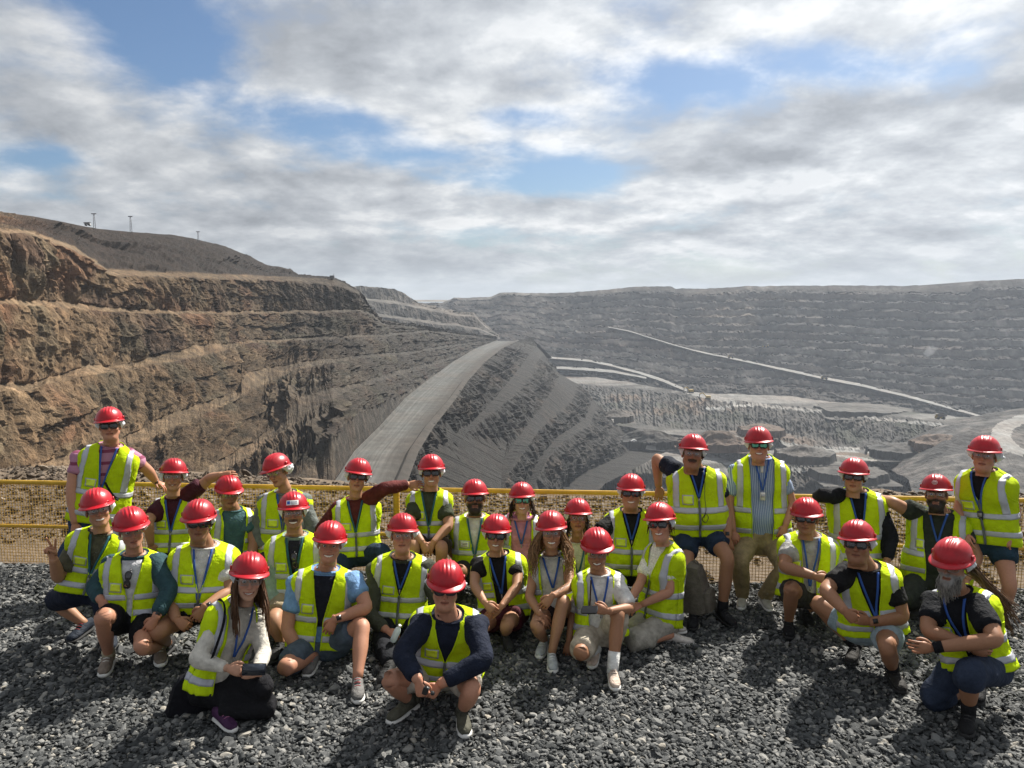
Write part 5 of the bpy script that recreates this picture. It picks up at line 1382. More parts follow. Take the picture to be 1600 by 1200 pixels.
C['I'] = person('I', 'woman with long dark hair and serious face behind the curly-haired woman', (903, 791), 6.95, (902, 846), ((873, 856), (932, 856)), (903, 925),
    {'l': dict(e=(870, 900), w=(885, 930)), 'r': dict(e=(936, 900), w=(922, 930))}, skin='tan', hair='dark', female=True, glasses='clear', net=1, shirt=(.50, .50, .36), sleeve=.5, shorts=(.05, .05, .05), vest='open', vt=.25, lany=M_LANYG, lt=.4, pocket=False, bulk=.92, bust=.02, hs=.98,
    hair_fn=long_hair(110, .27, .004, .6, .018, color=(.022, .013, .009)))
C['J'] = person('J', 'big smiling man in black t-shirt and dark glasses crouching below the rail', (986, 753), 7.0, (986, 800), ((950, 812), (1022, 812)), (984, 896),
    {'l': dict(e=(926, 840), w=(930, 880)), 'r': dict(e=(1022, 860), w=(1000, 890))}, skin='mid', hair='dark', glasses='dark', smile=.9, fat=1, net=3, shirt=(.013, .014, .013), sleeve=.7, shorts=(.012, .012, .014), vt=.46, lt=.62, belly=.05, bulk=1.08, tlen=.53)
def xK(c):
    watch(c, 'r'); wire(c, [(1.0, .05), (.8, .055), (.6, .05), (.42, .055), (.34, .035), (.28, .015), (.22, .045), (.30, .07), (.36, .05), (.30, .03)]); ear_set(c)
C['K'] = person('K', 'stocky man with moustache and navy t-shirt standing and leaning back on the rail', (1084, 691), 7.0, (1087, 733), ((1046, 732), (1129, 748)), (1090, 830),
    {'l': dict(e=(1026, 716), w=(1029, 760), wy=7.5, ey=.2, h=(1030, 785), pn=(0, .4, -1)), 'r': dict(e=(1135, 803), w=(1137, 842), wy=6.75, h=(1142, 868))},
    {'l': dict(knee=(1072, 888), foot=(1084, 972), toe=-12), 'r': dict(knee=(1137, 872), foot=(1128, 968), toe=22)}, hroll=4, skin='tan', hair='dark', must=.9, stub=.25, fat=1, glasses='clear', net=0, shirt=(.012, .016, .026), sleeve=.62, shorts=(.018, .03, .055), hem=.72,
    belly=.075, bulk=1.1, vt=.52, lt=.60, tlen=.56, hemt=-.02, sock=((.012, .012, .014), .10), shoe=((.015, .015, .017), M_SOLEB), extra=xK, legL=(.44, .43), bow=.0)
C['L'] = person('L', 'older woman in blue checked shirt standing with an open vest and khaki trousers', (1186, 679), 7.2, (1188, 718), ((1141, 730), (1228, 733)), (1187, 842),
    {'l': dict(e=(1140, 790), w=(1146, 830)), 'r': dict(e=(1238, 787), w=(1227, 822), h=(1216, 850))},
    {'l': dict(foot=(1160, 943), toe=-15), 'r': dict(foot=(1193, 945), toe=10)}, skin='pink', hair='blond', female=True, fat=1, smile=.6, glasses='mirror', net=1, shirt=stripe_mat('blue_checked_shirt', (.10, .16, .30), (.36, .42, .52), 62, 0, .5), sleeve=.75, shorts=(.26, .20, .105), hem=2.2,
    belly=.07, bust=.03, bulk=1.04, vest='wide', vt=.15, hemt=-.02, lt=.66, badge='white', pocket=False, tlen=.58, legL=(.43, .42), shoe=((.42, .40, .36), M_SOLEW, (.6, .6, .58)), inner=((.56, .54, .5), .88, .03))
C['M'] = person('M', 'man in black long sleeves with one hand on the rail', (1335, 728), 6.95, (1338, 770), ((1300, 770), (1380, 785)), (1342, 880),
    {'l': dict(e=(1287, 774), w=(1276, 776), wy=7.3, h=(1264, 790), pn=(0, .2, -1)), 'r': dict(e=(1392, 838), w=(1386, 876))}, hyaw=-6, skin='mid', hair='dark', glasses='dark', net=0, shirt=(.010, .011, .014), sleeve=1.95, shorts=(.015, .015, .018), hem=2.2, vt=.4, lany=M_LANY, lt=.36, pocket='card', extra=lambda c: ear_set(c))
def xN(c):
    mb = MB(); v, q = box(np.array([0, -.137, .10]), (.030, .004, .026)); mb.add(v, q)
C['N'] = person('N', 'heavy man with dark full beard in dark green polo stretching his arm along the rail', (1463, 754), 6.75, (1468, 801), ((1427, 800), (1513, 818)), (1462, 906),
    {'l': dict(e=(1397, 786), w=(1372, 778), wy=7.0, h=(1358, 778)), 'r': dict(e=(1526, 870), w=(1510, 905))}, hroll=-4, hyaw=-8, skin='mid', hair='dark', beard=1, fat=1.2, glasses='framed', net=None, shirt=(.028, .034, .026), sleeve=.62, shorts=(.03, .034, .028), hem=2.2, belly=.10, bulk=1.14, vest='wide', vt=.15, lt=.62, pocket=True, tlen=.54, yaw=-10)
C['O'] = person('O', 'woman in black t-shirt standing at the far right behind the crouching men', (1540, 694), 6.7, (1538, 738), ((1503, 748), (1581, 756)), (1543, 845),
    {'l': dict(e=(1497, 797), w=(1508, 835)), 'r': dict(e=(1588, 803), w=(1577, 838), h=(1566, 866))}, {'l': dict(fwd=.02), 'r': dict(fwd=.02)}, hyaw=-12, skin='pink', hair='brown', female=True, fat=1, glasses='clear', net=2, shirt=(.012, .012, .014), sleeve=.62, shorts=(.018, .04, .06), hem=.55, yaw=-22, belly=.03, bust=.03, bulk=1.04, vt=.62, lt=.5, tlen=.52, legL=(.41, .40), badge=True, hemt=-.04)
# ------------------------------------------------ middle row
C['P'] = person('P', 'smiling man in olive t-shirt making a V sign with his raised hand', (150, 777), 6.15, (159, 832), ((111, 842), (200, 838)), (140, 925),
    {'l': dict(e=(92, 903), w=(83, 872), wy=5.8, h=(77, 845), pose='vsign', pn=(.1, -1, .1), right=True), 'r': dict(e=(205, 900), w=(195, 935))},
    {'l': dict(knee=(84, 938), foot=(134, 990), toe=-20), 'r': dict()}, hroll=-5, hyaw=6, skin='mid', hair='brown', smile=.8, glasses='clear', net=3, shirt=(.085, .08, .052), sleeve=.78, shorts=(.010, .014, .028), hem=.88, vt=.32, lany=M_LANYG, lt=.30, bulk=1.03, shoe=((.015, .02, .03), (M_SOLEB), (.3, .05, .05)))
def xQ(c): watch(c, 'r')
C['Q'] = person('Q', 'man in dark teal cardigan over white shirt crouching with a hand on his knee', (202, 807), 5.85, (210, 868), ((165, 874), (256, 870)), (208, 968),
    {'l': dict(e=(148, 917), w=(158, 938), wy=5.55, h=(172, 960)), 'r': dict(e=(266, 920), w=(243, 966), wy=5.65, h=(226, 992))},
    {'l': dict(knee=(160, 962), foot=(171, 1040), toe=4), 'r': dict(knee=(222, 1012), down=True, ank=(250, 1010))}, hroll=-5, hyaw=8, hpitch=4, skin='pink', hair='grey', stub=.25, glasses='clear', net=1, shirt=(.028, .062, .072), sleeve=1.88, shorts=(.008, .008, .010), hem=.72, vest='ajar', vt=.42, lany=None, inner=((.50, .50, .52), -.02, .075), shoe=((.20, .16, .13), M_SOLEW, (.6, .58, .54)), sock=((.30, .26, .18), .05), bulk=1.02, extra=xQ)
C['R'] = person('R', 'large man in white t-shirt with black wraparound glasses and hands together', (312, 795), 5.95, (320, 854), ((270, 870), (366, 866)), (316, 955),
    {'l': dict(e=(264, 938), w=(276, 968), wy=5.5, h=(292, 980), pose='grip'), 'r': dict(e=(358, 925), w=(318, 950), wy=5.5, h=(296, 978))},
    {'l': dict(knee=(246, 988), foot=(262, 1020)), 'r': dict(knee=(352, 985))}, hroll=4, hpitch=2, skin='tan', hair='dark', stub=.3, fat=1.2, glasses='dark', net=0, shirt=W_SH, sleeve=.72, shorts=(.012, .012, .014), hem=.5, vt=.34, lt=.20, belly=.06, bulk=1.12, tlen=.53, badge=True, extra=lambda c: (watch(c, 'r'), ear_set(c)))
C['S'] = person('S', 'man with goatee and a white sticker on his helmet in pale green shirt', (458, 782), 6.45, (462, 838), ((422, 850), (503, 846)), (461, 935),
    {'l': dict(e=(422, 925), w=(440, 955)), 'r': dict(e=(507, 910), w=(490, 945))}, {'l': dict(knee=(428, 970), foot=(440, 1020)), 'r': dict()}, skin='mid', hair='dark', beard=0, must=.8, stub=.45, smile=.9, glasses='clear', net=0, shirt=(.24, .32, .27), sleeve=1.6, shorts=(.30, .24, .16), vest='ajar', vt=.3, lany=M_LANYG, lt=.25, inner=((.02, .02, .028), .45, .05))
C['T'] = person('T', 'laughing older man in light blue t-shirt, resting an arm on his knee', (517, 829), 5.9, (509, 892), ((453, 905), (561, 898)), (500, 1008),
    {'l': dict(e=(449, 984), w=(472, 1030), wy=5.4, h=(482, 1065)), 'r': dict(e=(573, 950), w=(522, 968), wy=5.35, h=(506, 1000))},
    {'r': dict(knee=(566, 975), foot=(559, 1078), toe=6), 'l': dict(knee=(444, 1045), foot=(492, 1040), toe=-10)}, hroll=6, hpitch=0, skin='pink', hair='grey', smile=1.2, fat=.8, glasses='clear', glass_up=True, net=3, shirt=(.15, .27, .46), sleeve=.66, shorts=(.075, .10, .13), hem=.78, vest='ajar', vt=.40, lany=None, bulk=1.05, tlen=.52,
    inner=((.012, .013, .020), .30, .085), shoe=((.13, .125, .12), M_SOLEW, (.4, .12, .12)), extra=lambda c: watch(c, 'r'))
C['U'] = person('U', 'man with puffy white hair net holding a water bottle', (628, 816), 6.3, (629, 872), ((577, 885), (674, 878)), (622, 968),
    {'l': dict(e=(576, 962), w=(604, 985), wy=5.95, h=(616, 998), pose='grip'), 'r': dict(e=(688, 945), w=(676, 985))}, {'l': dict(knee=(598, 1008), foot=(610, 1052)), 'r': dict(knee=(655, 1000), foot=(650, 1045))}, skin='pink', hair='light', glasses='clear', smile=.2, net=2, fat=.8, shirt=(.055, .058, .042), sleeve=1.9, shorts=(.010, .011, .014), hem=2.2, vt=.46, lt=.62, bulk=1.02, inner=((.010, .010, .012), .52, .06), tlen=.56, hemt=-.06)
C['V'] = person('V', 'woman in black t-shirt with dark glasses crouching behind the man in navy', (776, 817), 6.45, (778, 868), ((738, 876), (816, 874)), (788, 962),
    {'l': dict(e=(741, 915), w=(758, 942), wy=6.1, h=(772, 955)), 'r': dict(e=(807, 918), w=(783, 948), wy=6.1, h=(770, 958))}, {'r': dict(knee=(792, 976), foot=(790, 1005)), 'l': dict(knee=(752, 982))}, hroll=3, skin='mid', hair='brown', female=True, smile=.5, glasses='dark', net=0, shirt=(.012, .011, .012), sleeve=.55, shorts=(.06, .014, .02), hem=.55, vest='open', vt=.3, lt=.42, bulk=.93, bust=.02,
    extra=lambda c: wire(c, [(.98, -.07), (.85, -.075), (.7, -.06), (.6, -.03), (.55, -.01)]))
C['W'] = person('W', 'young woman with long curly light brown hair and a hand over her knee', (862, 812), 6.25, (861, 868), ((832, 876), (893, 872)), (866, 958),
    {'l': dict(e=(827, 932), w=(845, 962), wy=5.9, h=(856, 982)), 'r': dict(e=(890, 917), w=(862, 932), wy=5.75, h=(842, 955))}, {'r': dict(knee=(880, 938), foot=(862, 1036), toe=2), 'l': dict(knee=(838, 978), foot=(850, 1015))}, skin='mid', hair='light', female=True, smile=1, glasses='clear', net=0, shirt=(.50, .48, .44), sleeve=.35, shorts=(.025, .018, .018), hem=.4, vest='wide', vt=.2, pocket=False, lt=.5, bulk=.86, bust=.02, shoe=((.36, .38, .38), M_SOLEW, (.6, .6, .6)),
    hair_fn=long_hair(480, .37, .014, .9, .06, 1.3, 54, (.20, .115, .055), .0034))
C['X'] = person('X', 'woman in white t-shirt kneeling on one knee with a blue lanyard', (933, 840), 5.95, (936, 897), ((903, 908), (974, 902)), (938, 990),
    {'l': dict(e=(897, 957), w=(889, 1003), wy=5.9, h=(886, 1030)), 'r': dict(e=(985, 950), w=(950, 955), wy=5.5, h=(930, 950), pose='grip')}, {'r': dict(knee=(966, 955), foot=(957, 1062), toe=3), 'l': dict(knee=(906, 1022), foot=(930, 1030))}, hpitch=8, skin='tan', hair='blond', female=True, smile=1, glasses='clear', net=None, shirt=(.60, .585, .555), sleeve=.95, shorts=(.42, .37, .29), hem=.84, vest='wide', vt=.2, pocket=False, lt=.42, bulk=.92, bust=.025, shoe=((.50, .40, .33), M_SOLEW, (.5, .42, .36)), sock=((.6, .6, .58), .13),
    extra=lambda c: strap(c, [c['T'].at(np.array([t]), c['T'].phi_x(np.array([t]), np.array([x]), .02), .034)[0] for t, x in ((1.0, -.065), (.8, -.075), (.6, -.08), (.4, -.09))], .010, cloth((.05, .025, .015)), 'bag_strap'))
lace = mat('white_lace', (.66, .65, .62), rough=.8, var=.35, vscale=70, bump=.5, bscale=80)
C['Y'] = person('Y', 'woman in white lace-sleeved top kneeling sideways with a backpack', (1031, 799), 6.35, (1036, 853), ((1010, 866), (1050, 862)), (1030, 968),
    {'l': dict(e=(1000, 912), w=(984, 938), wy=5.95), 'r': dict(e=(1046, 925), w=(1002, 945), wy=5.95, h=(985, 952))}, {'l': dict(knee=(992, 985), foot=(1040, 990), toe=120, down=True), 'r': dict(knee=(985, 1002), down=True, ank=(1050, 992), toe=110)}, yaw=-42, hips=-55, hyaw=-14, hroll=-7, skin='pink', hair=(.09, .025, .018), female=True, smile=.8, fat=.8, glasses='dark', net=0, shirt=lace, sleeve=.72, shorts=(.30, .28, .24), hem=1.5, vt=.55, lany=None, pocket=False, bulk=.98, belly=.03, bust=.03, tlen=.55, shoe=((.5, .46, .42), M_SOLEW, (.5, .46, .4)),
    hair_fn=long_hair(50, .10, .004, .2, .012, color=(.07, .02, .014)))
C['Z'] = person('Z', 'man in grey t-shirt and black glasses crouching with forearm on his knee', (1261, 791), 6.4, (1264, 838), ((1224, 848), (1305, 848)), (1260, 932),
    {'l': dict(e=(1226, 886), w=(1272, 900), wy=6.0, h=(1290, 905)), 'r': dict(e=(1312, 892), w=(1296, 915))}, {'l': dict(knee=(1237, 918), foot=(1232, 985), toe=-10), 'r': dict(knee=(1290, 935), foot=(1256, 968), toe=5)}, hyaw=-6, skin='tan', hair='brown', smile=.2, stub=.2, glasses='dark', net=None, shirt=(.36, .355, .34), sleeve=.62, shorts=(.035, .033, .03), hem=.6, vest='open', vt=.3, lt=.2, bulk=1.05, shoe=((.012, .012, .013), M_SOLEB))
C['AA'] = person('AA', 'man in black t-shirt and light blue denim shorts squatting with hands together', (1341, 828), 5.65, (1354, 888), ((1312, 886), (1402, 898)), (1364, 985),
    {'l': dict(e=(1290, 922), w=(1320, 955), wy=5.2, h=(1340, 972), pose='grip'), 'r': dict(e=(1410, 965), w=(1358, 972), wy=5.2, h=(1338, 966))}, {'l': dict(knee=(1274, 940), foot=(1336, 1025), toe=-25), 'r': dict(knee=(1386, 1010), foot=(1394, 1064), toe=4)}, hyaw=-10, hroll=-2, skin='tan', hair='dark', stub=.2, fat=1, glasses='dark', net=1, shirt=(.012, .012, .013), sleeve=.7, shorts=(.27, .34, .38), hem=.62, vest='ajar', vt=.36, lt=.36, belly=.05, bulk=1.08, pocket=False, tlen=.52, sock=((.015, .015, .016), .09), shoe=((.03, .028, .026), M_SOLEB), extra=lambda c: watch(c, 'r'))
def xBB(c):
    rng = c['rng']; M, hd = c['M'], c['hd']; mb = MB()
    for i in range(320):          # long grey beard
        u = rng.uniform(-1, 1); p = np.array([.060 * u, -.075 + .055 * u * u - .015 * rng.rand(), -.045 - .06 * rng.rand() - .02 * (1 - abs(u))])
        L = .15 * (.6 + .5 * rng.rand()) * (1 - .35 * abs(u)); s = np.linspace(0, 1, 9); o = np.array([u * .5, -1.0, 0]); ph = rng.rand() * 6
        P = p[None] + np.array([0, 0, -1.]) * (s * L)[:, None] + o * (.030 * np.sin(s * 1.9) * (.5 + .8 * rng.rand()))[:, None] + np.stack([np.cos(s * 8 + ph), np.sin(s * 8 + ph), 0 * s], 1) * .006 * s[:, None]
        v, q, t = tube(hd + P @ M.T, .0032 * np.linspace(1, .4, 9), 4, False); mb.add(v, q)
    c['part']('beard', mb, M_hair((.20, .185, .165)))
    mb = MB()
    p0 = hd + M @ np.array([.06, .085, -.01])
    for i in range(130):
        a = p0 + rng.normal(size=3) * .022; e = unproj(1578 + rng.normal() * 8, 985 + rng.uniform(-40, 10), c['Y'] + .30 + rng.normal() * .02); s = np.linspace(0, 1, 12); ph = rng.rand() * 6
        m_ = unproj(1548, 915, c['Y'] + .24) + rng.normal(size=3) * .018
        P = (1 - s)[:, None] ** 2 * a + 2 * (s * (1 - s))[:, None] * m_ + (s * s)[:, None] * e + np.stack([np.cos(s * 11 + ph), np.sin(s * 11 + ph), np.cos(s * 7 + ph)], 1) * .010 * s[:, None]
        v, q, t = tube(P, .0045 * np.linspace(1, .4, 12), 4, False); mb.add(v, q)
    c['part']('hair', mb, M_hair((.11, .062, .036)))
    S, E, W_ = c['J']['r']; d = nrm(W_ - E); p = W_ - d * .03
    v, q, t = tube([p - d * .03, p + d * .03], .038, 14, False); c['part']('wrist_strap', MB().add(v, q, t), M_BLACKF)
C['BB'] = person('BB', 'man with long grey beard and long brown hair kneeling at the right edge', (1490, 858), 5.1, (1497, 928), ((1447, 930), (1543, 938)), (1528, 1040),
    {'l': dict(e=(1450, 985), w=(1518, 1012), wy=4.7, h=(1552, 1030)), 'r': dict(e=(1556, 1000), w=(1458, 1012), wy=4.72, h=(1420, 1012))}, {'l': dict(knee=(1455, 1092), foot=(1530, 1085)), 'r': dict(knee=(1515, 1050), foot=(1512, 1132), toe=-12)}, yaw=-18, hyaw=-24, hpitch=10, skin='tan', hair='grey', beard=1, glasses='clear', net=1, shirt=(.010, .011, .014), sleeve=.70, shorts=(.026, .036, .062), hem=1.35, vest='ajar', vt=.3, lt=.36, bulk=1.04, tlen=.52, sock=((.012, .012, .013), .12), shoe=((.012, .012, .013), M_SOLEB), extra=xBB)
# ------------------------------------------------ front row
C['CC'] = person('CC', 'young woman with straight brown hair and cream jacket holding a phone', (390, 880), 5.15, (374, 945), ((338, 955), (408, 952)), (336, 1072),
    {'l': dict(e=(306, 1030), w=(356, 1044), wy=4.85, h=(382, 1050), pose='grip'), 'r': dict(e=(412, 1020), w=(402, 1052), wy=4.85, h=(388, 1052), pose='grip')}, {'r': dict(knee=(412, 1070), ank=(385, 1110)), 'l': dict(knee=(424, 1104), foot=(345, 1130), toe=28)}, yaw=26, hips=40, hyaw=8, hroll=7, hpitch=2, skin='fair', hair='brown', female=True, smile=1, glasses='clear', net=0, shirt=(.52, .49, .43), sleeve=1.95, shorts=(.010, .010, .012), hem=2.1, vest='wide', vt=.2, pocket=False, lt=.45, bulk=.92, bust=.02, shoe=((.055, .02, .06), M_SOLEW, (.3, .12, .2)),
    hair_fn=long_hair(460, .37, .003, .95, .022, 1.0, 56, (.085, .042, .021), .0040))
def xDD(c):
    S, E, W_ = c['J']['r']; p = (c['J']['l'][2] + W_) / 2 + np.array([0, -.06, -.05])
C['DD'] = person('DD', 'man in navy jumper and beige shorts squatting at the front with hands together', (697, 893), 5.1, (700, 963), ((648, 966), (757, 968)), (694, 1052),
    {'l': dict(e=(628, 1022), w=(654, 1064), wy=4.7, h=(662, 1090), pose='grip'), 'r': dict(e=(756, 1030), w=(686, 1070), wy=4.7, h=(668, 1090), pose='grip')}, {'l': dict(knee=(608, 1062), foot=(640, 1112), toe=-38), 'r': dict(knee=(738, 1078), foot=(722, 1128), toe=8)}, hroll=3, hpitch=6, skin='pink', hair='grey', fat=1.1, glasses='dark', net=2, shirt=(.012, .016, .030), sleeve=1.92, shorts=(.42, .38, .32), hem=.70, vest='closed', vt=.42, lany=None, bulk=1.08, tlen=.50, belly=.04, shoe=((.07, .068, .05), M_SOLEW, (.08, .08, .06)), sock=((.06, .058, .045), .05), extra=xDD)
for d in DBG:
    bad = [x for x in d[2:4] if x < .72 or x > 1.25]
    if bad: print('LIMB', d[0], d[1], ['%.2f' % x for x in d[2:]])
# =================================================================== THINGS PEOPLE CARRY
def lathe(prof, n=16):
    p = np.array(prof, float); a = np.linspace(0, 2 * math.pi, n, endpoint=False)
    v = np.stack([p[:, 0, None] * np.cos(a), p[:, 0, None] * np.sin(a), p[:, 1, None] + 0 * a], -1).reshape(-1, 3); return v, gridq(len(p), n, True)
def roundbox(s, k=.35, n=9, fn=None):
    u = np.linspace(-1, 1, n); v = []; q = []; o = 0
    for ax in range(3):
        for sg in (-1, 1):
            A, B = np.meshgrid(u, u, indexing='ij'); P = np.zeros((n, n, 3)); P[..., ax] = sg; P[..., (ax + 1) % 3] = A; P[..., (ax + 2) % 3] = B
            g = gridq(n, n); q.append((g if sg > 0 else g[:, ::-1]) + o); v.append(P.reshape(-1, 3)); o += n * n
    v = np.concatenate(v); sp = nrm(v) * 1.15; v = v * (1 - k) + sp * k; v = v * np.asarray(s) / 2
    return (fn(v) if fn else v), np.concatenate(q)
def thing(name, pos, label, cat, rot=None, group=None):
    o = empty(name, pos, label, cat, group)
    if rot is not None: o.rotation_euler = rot
    return o
def sub(name, mb, m, par, smooth=True): return link(name, mb.mesh(name, m, smooth=smooth), par)
def vq(t): return MB().add(*t)

M_SCREEN = mat('dark_screen', (.010, .014, .022), rough=.08, spec=.6)
M_CASE = mat('black_case', (.012, .012, .014), rough=.4)
p = unproj(397, 1046, 4.72)
o = thing('smartphone', p, 'black smartphone held sideways by the woman in the cream jacket', 'phone', (R(-24), R(4), R(10)))
sub('case', vq(roundbox((.152, .010, .076), .12)), M_CASE, o); sub('screen', vq(box((0, -.0062, 0), (.140, .0015, .068))), M_SCREEN, o)
p = unproj(921, 953, 5.40)
o = thing('smartphone', p, 'black phone in the hand of the kneeling woman with the blue lanyard', 'phone', (R(-60), R(-8), R(-20)))
sub('case', vq(roundbox((.125, .016, .070), .3)), M_CASE, o); sub('screen', vq(box((0, .0088, 0), (.105, .0015, .058))), M_SCREEN, o)
p = unproj(619, 990, 5.86)
M_PET = mat('clear_plastic_bottle', (.62, .68, .70), rough=.12, spec=.6, trans=.35)
o = thing('water_bottle', p, 'clear plastic water bottle in the hand of the man with the puffy hair net', 'bottle', (R(10), R(24), 0))
sub('bottle_body', MB().add(*lathe([(.001, -.075), (.024, -.075), (.027, -.068), (.027, -.03), (.0255, -.02), (.027, -.01), (.027, .03), (.020, .052), (.011, .064), (.011, .072)])), M_PET, o)
sub('cap', MB().add(*lathe([(.0125, .070), (.0135, .073), (.0135, .086), (.010, .089), (.001, .089)])), M_LABEL, o)
# shoulder bag of the young woman
c = C['CC']; M_BAG = cloth((.009, .009, .012), 'bag_fabric', bump=.8)
p = unproj(293, 1086, 5.10)
def bagf(v):
    v = v.copy(); k = (v[:, 2] + .17) / .34; v[:, 0] *= 1.18 - .55 * k; v[:, 1] *= 1.15 - .5 * k; v += nrm(v) * (perlin(v * 14) * .014)[:, None]; v[:, 0] += .05 * k; return v
o = thing('shoulder_bag', p, 'large black shoulder bag slung beside the young woman in the cream jacket', 'bag', (0, 0, R(14)))
sub('bag_body', vq(roundbox((.30, .13, .32), .6, 14, bagf)), M_BAG, o)
Pw = [unproj(325, 1045, 4.93), unproj(338, 1010, 4.90), unproj(349, 975, 4.92), unproj(351, 948, 5.02), unproj(344, 938, 5.16), unproj(330, 960, 5.32), unproj(300, 1030, 5.22)]
inv = (Matrix.Translation(Vector(p)) @ Matrix.Rotation(R(14), 4, 'Z')).inverted(); Pl = [tuple(inv @ Vector(x)) for x in Pw]
v, q, t = tube(catmull(Pl, 30), .004, 8, True, None, .016); sub('bag_strap', MB().add(v, q, t), M_BAG, o)
# backpack
M_PACK = cloth((.115, .10, .082), 'backpack_canvas', bump=.7)
p = unproj(1088, 918, 6.62)
def packf(v):
    v = v.copy(); k = (v[:, 2] + .22) / .44; v[:, 0] *= 1.06 - .28 * k; v[:, 1] *= 1.05 - .3 * k; v[:, 0] -= .035 * k * k; v += nrm(v) * (perlin(v * 11 + 3) * .010)[:, None]; return v
o = thing('backpack', p, 'taupe backpack on the back of the woman in the white lace top', 'backpack', (0, R(-6), R(-30)))
sub('pack_body', vq(roundbox((.23, .26, .46), .5, 14, packf)), M_PACK, o)
sub('front_pocket', vq(roundbox((.07, .20, .20), .5, 9, lambda v: v + np.array([.115, -.01, -.10]))), M_PACK, o)
v, q, t = tube(catmull([(-.03, 0, .19), (-.01, 0, .245), (.03, 0, .24), (.045, 0, .19)], 12), .007, 6); sub('top_handle', MB().add(v, q, t), M_PACK, o)
for sg in (-1, 1):
    v, q, t = tube(catmull([(-.10, sg * .08 - .0, .17), (-.20, sg * .08, .20), (-.27, sg * .09 - .03, .06), (-.22, sg * .10 - .02, -.10), (-.11, sg * .10, -.18)], 20), .006, 8, True, None, .022); sub('shoulder_strap', MB().add(v, q, t), M_PACK, o)
v, q, t = tube([(.122, -.07, .10), (.13, 0, .12), (.122, .07, .10)], .003, 5); sub('zip', MB().add(v, q, t), M_ZIP, o)
# audio guide in the hands of the man in front
p = unproj(665, 1079, 4.60)
o = thing('audio_guide', p, 'small black audio guide held by the man in the navy jumper', 'audio guide', (R(15), R(20), 0))
sub('guide_body', vq(roundbox((.038, .022, .062), .4)), M_BLKPL, o); sub('ear_bud', MB().add(*lathe([(.001, 0), (.014, .002), (.016, .010), (.010, .018), (.001, .020)])), M_BLKPL, o).location = (.045, -.02, .01)
v, q, t = tube(catmull([(0, 0, .03), (-.03, -.01, .06), (-.045, 0, .10)], 10), .003, 5); sub('guide_cable', MB().add(v, q, t), M_BLKPL, o)
# pouch and cloth at the hip of the man on the left
T = C['A']['T']; pp = T.at(np.array([.05]), np.array([1.15]), .06)[0]
o = thing('hip_pouch', pp, 'black camera pouch at the hip of the man in the pink striped polo', 'pouch', (0, 0, R(25)))
sub('pouch_body', vq(roundbox((.10, .06, .17), .4)), M_BAG, o); sub('pouch_flap', vq(roundbox((.104, .012, .075), .4, 7, lambda v: v + np.array([0, -.032, .045]))), M_CASE, o)
pp = T.at(np.array([.02]), np.array([.62]), .075)[0]
mb = MB(); u, w_ = np.meshgrid(np.linspace(0, 1, 14), np.linspace(-1, 1, 9), indexing='ij')
mb.add(np.stack([w_ * (.030 + .018 * u) + .02 * u, -.012 * np.cos(w_ * 5 + u * 3) - .02 * (1 - u), .10 - .24 * u], -1), gridq(14, 9))
o = link('hand_towel', mb.mesh('hand_towel', cloth((.60, .58, .56)))); o.location = pp; tag(o, 'white crumpled cloth tucked at the hip of the man in the striped polo', 'cloth')
mod = o.modifiers.new('thickness', 'SOLIDIFY'); mod.thickness = .006
shades(C['Q'], .74, -.015, 'black folded sunglasses hanging from the white shirt under the teal cardigan', 8)
shades(C['S'], .70, .01, 'black folded sunglasses hanging from the collar of the goateed man', -6)
# white sticker with blue mark and grey print lines on one helmet, round emblem on another
def hat_patch(c, pts_w, pts_h, x0, z0, m, name, par=None, lift=.0025):
    u, v = np.meshgrid(np.linspace(-1, 1, 9), np.linspace(-1, 1, 5), indexing='ij'); X = x0 + u * pts_w / 2; Z = z0 + v * pts_h / 2
    ce = np.sqrt(np.clip(1 - ((Z - .045) / .122) ** 2, 0, 1)); Yy = -.140 * ce * np.sqrt(np.clip(1 - (X / (.113 * ce)) ** 2, 0, 1))
    n = nrm(np.stack([X / .113 ** 2, Yy / .14 ** 2, (Z - .045) / .122 ** 2], -1)); P = np.stack([X, Yy, Z], -1) + n * (lift + .004)
    mb = MB(); mb.add(P, gridq(9, 5)); return c['hpart'](name, mb.mesh(name, m))
M_BLUEP = mat('blue_print', (.03, .10, .42), rough=.5); M_GREYP = mat('grey_print', (.30, .32, .36), rough=.5)
hat_patch(C['S'], .085, .034, 0, .085, M_LABEL, 'sticker')
hat_patch(C['S'], .020, .022, -.027, .085, M_BLUEP, 'sticker_mark', lift=.0042)
for i in range(3): hat_patch(C['S'], .044, .0045, .012, .094 - .009 * i, M_GREYP, 'print_line', lift=.0042)
c = C['N']; mb = MB()
for r_, z_ in ((.019, 0), (.012, 0)):
    a = np.linspace(0, 2 * math.pi, 25); X = r_ * np.cos(a) - .004; Z = .098 + r_ * .9 * np.sin(a); ce = np.sqrt(1 - ((Z - .045) / .122) ** 2); Yy = -.140 * ce * np.sqrt(1 - (X / (.113 * ce)) ** 2) - .004
    v, q, t = tube(np.stack([X, Yy, Z], 1), .0016, 5, False); mb.add(v, q)
for i in range(3):
    v, q, t = tube([(-.012 + 0, -.130, .092 + .006 * i), (.004, -.1305, .092 + .006 * i)], .0014, 5); mb.add(v, q, t)
c['hpart']('emblem', mb.mesh('emblem', mat('silver_print', (.55, .42, .42), rough=.4)))

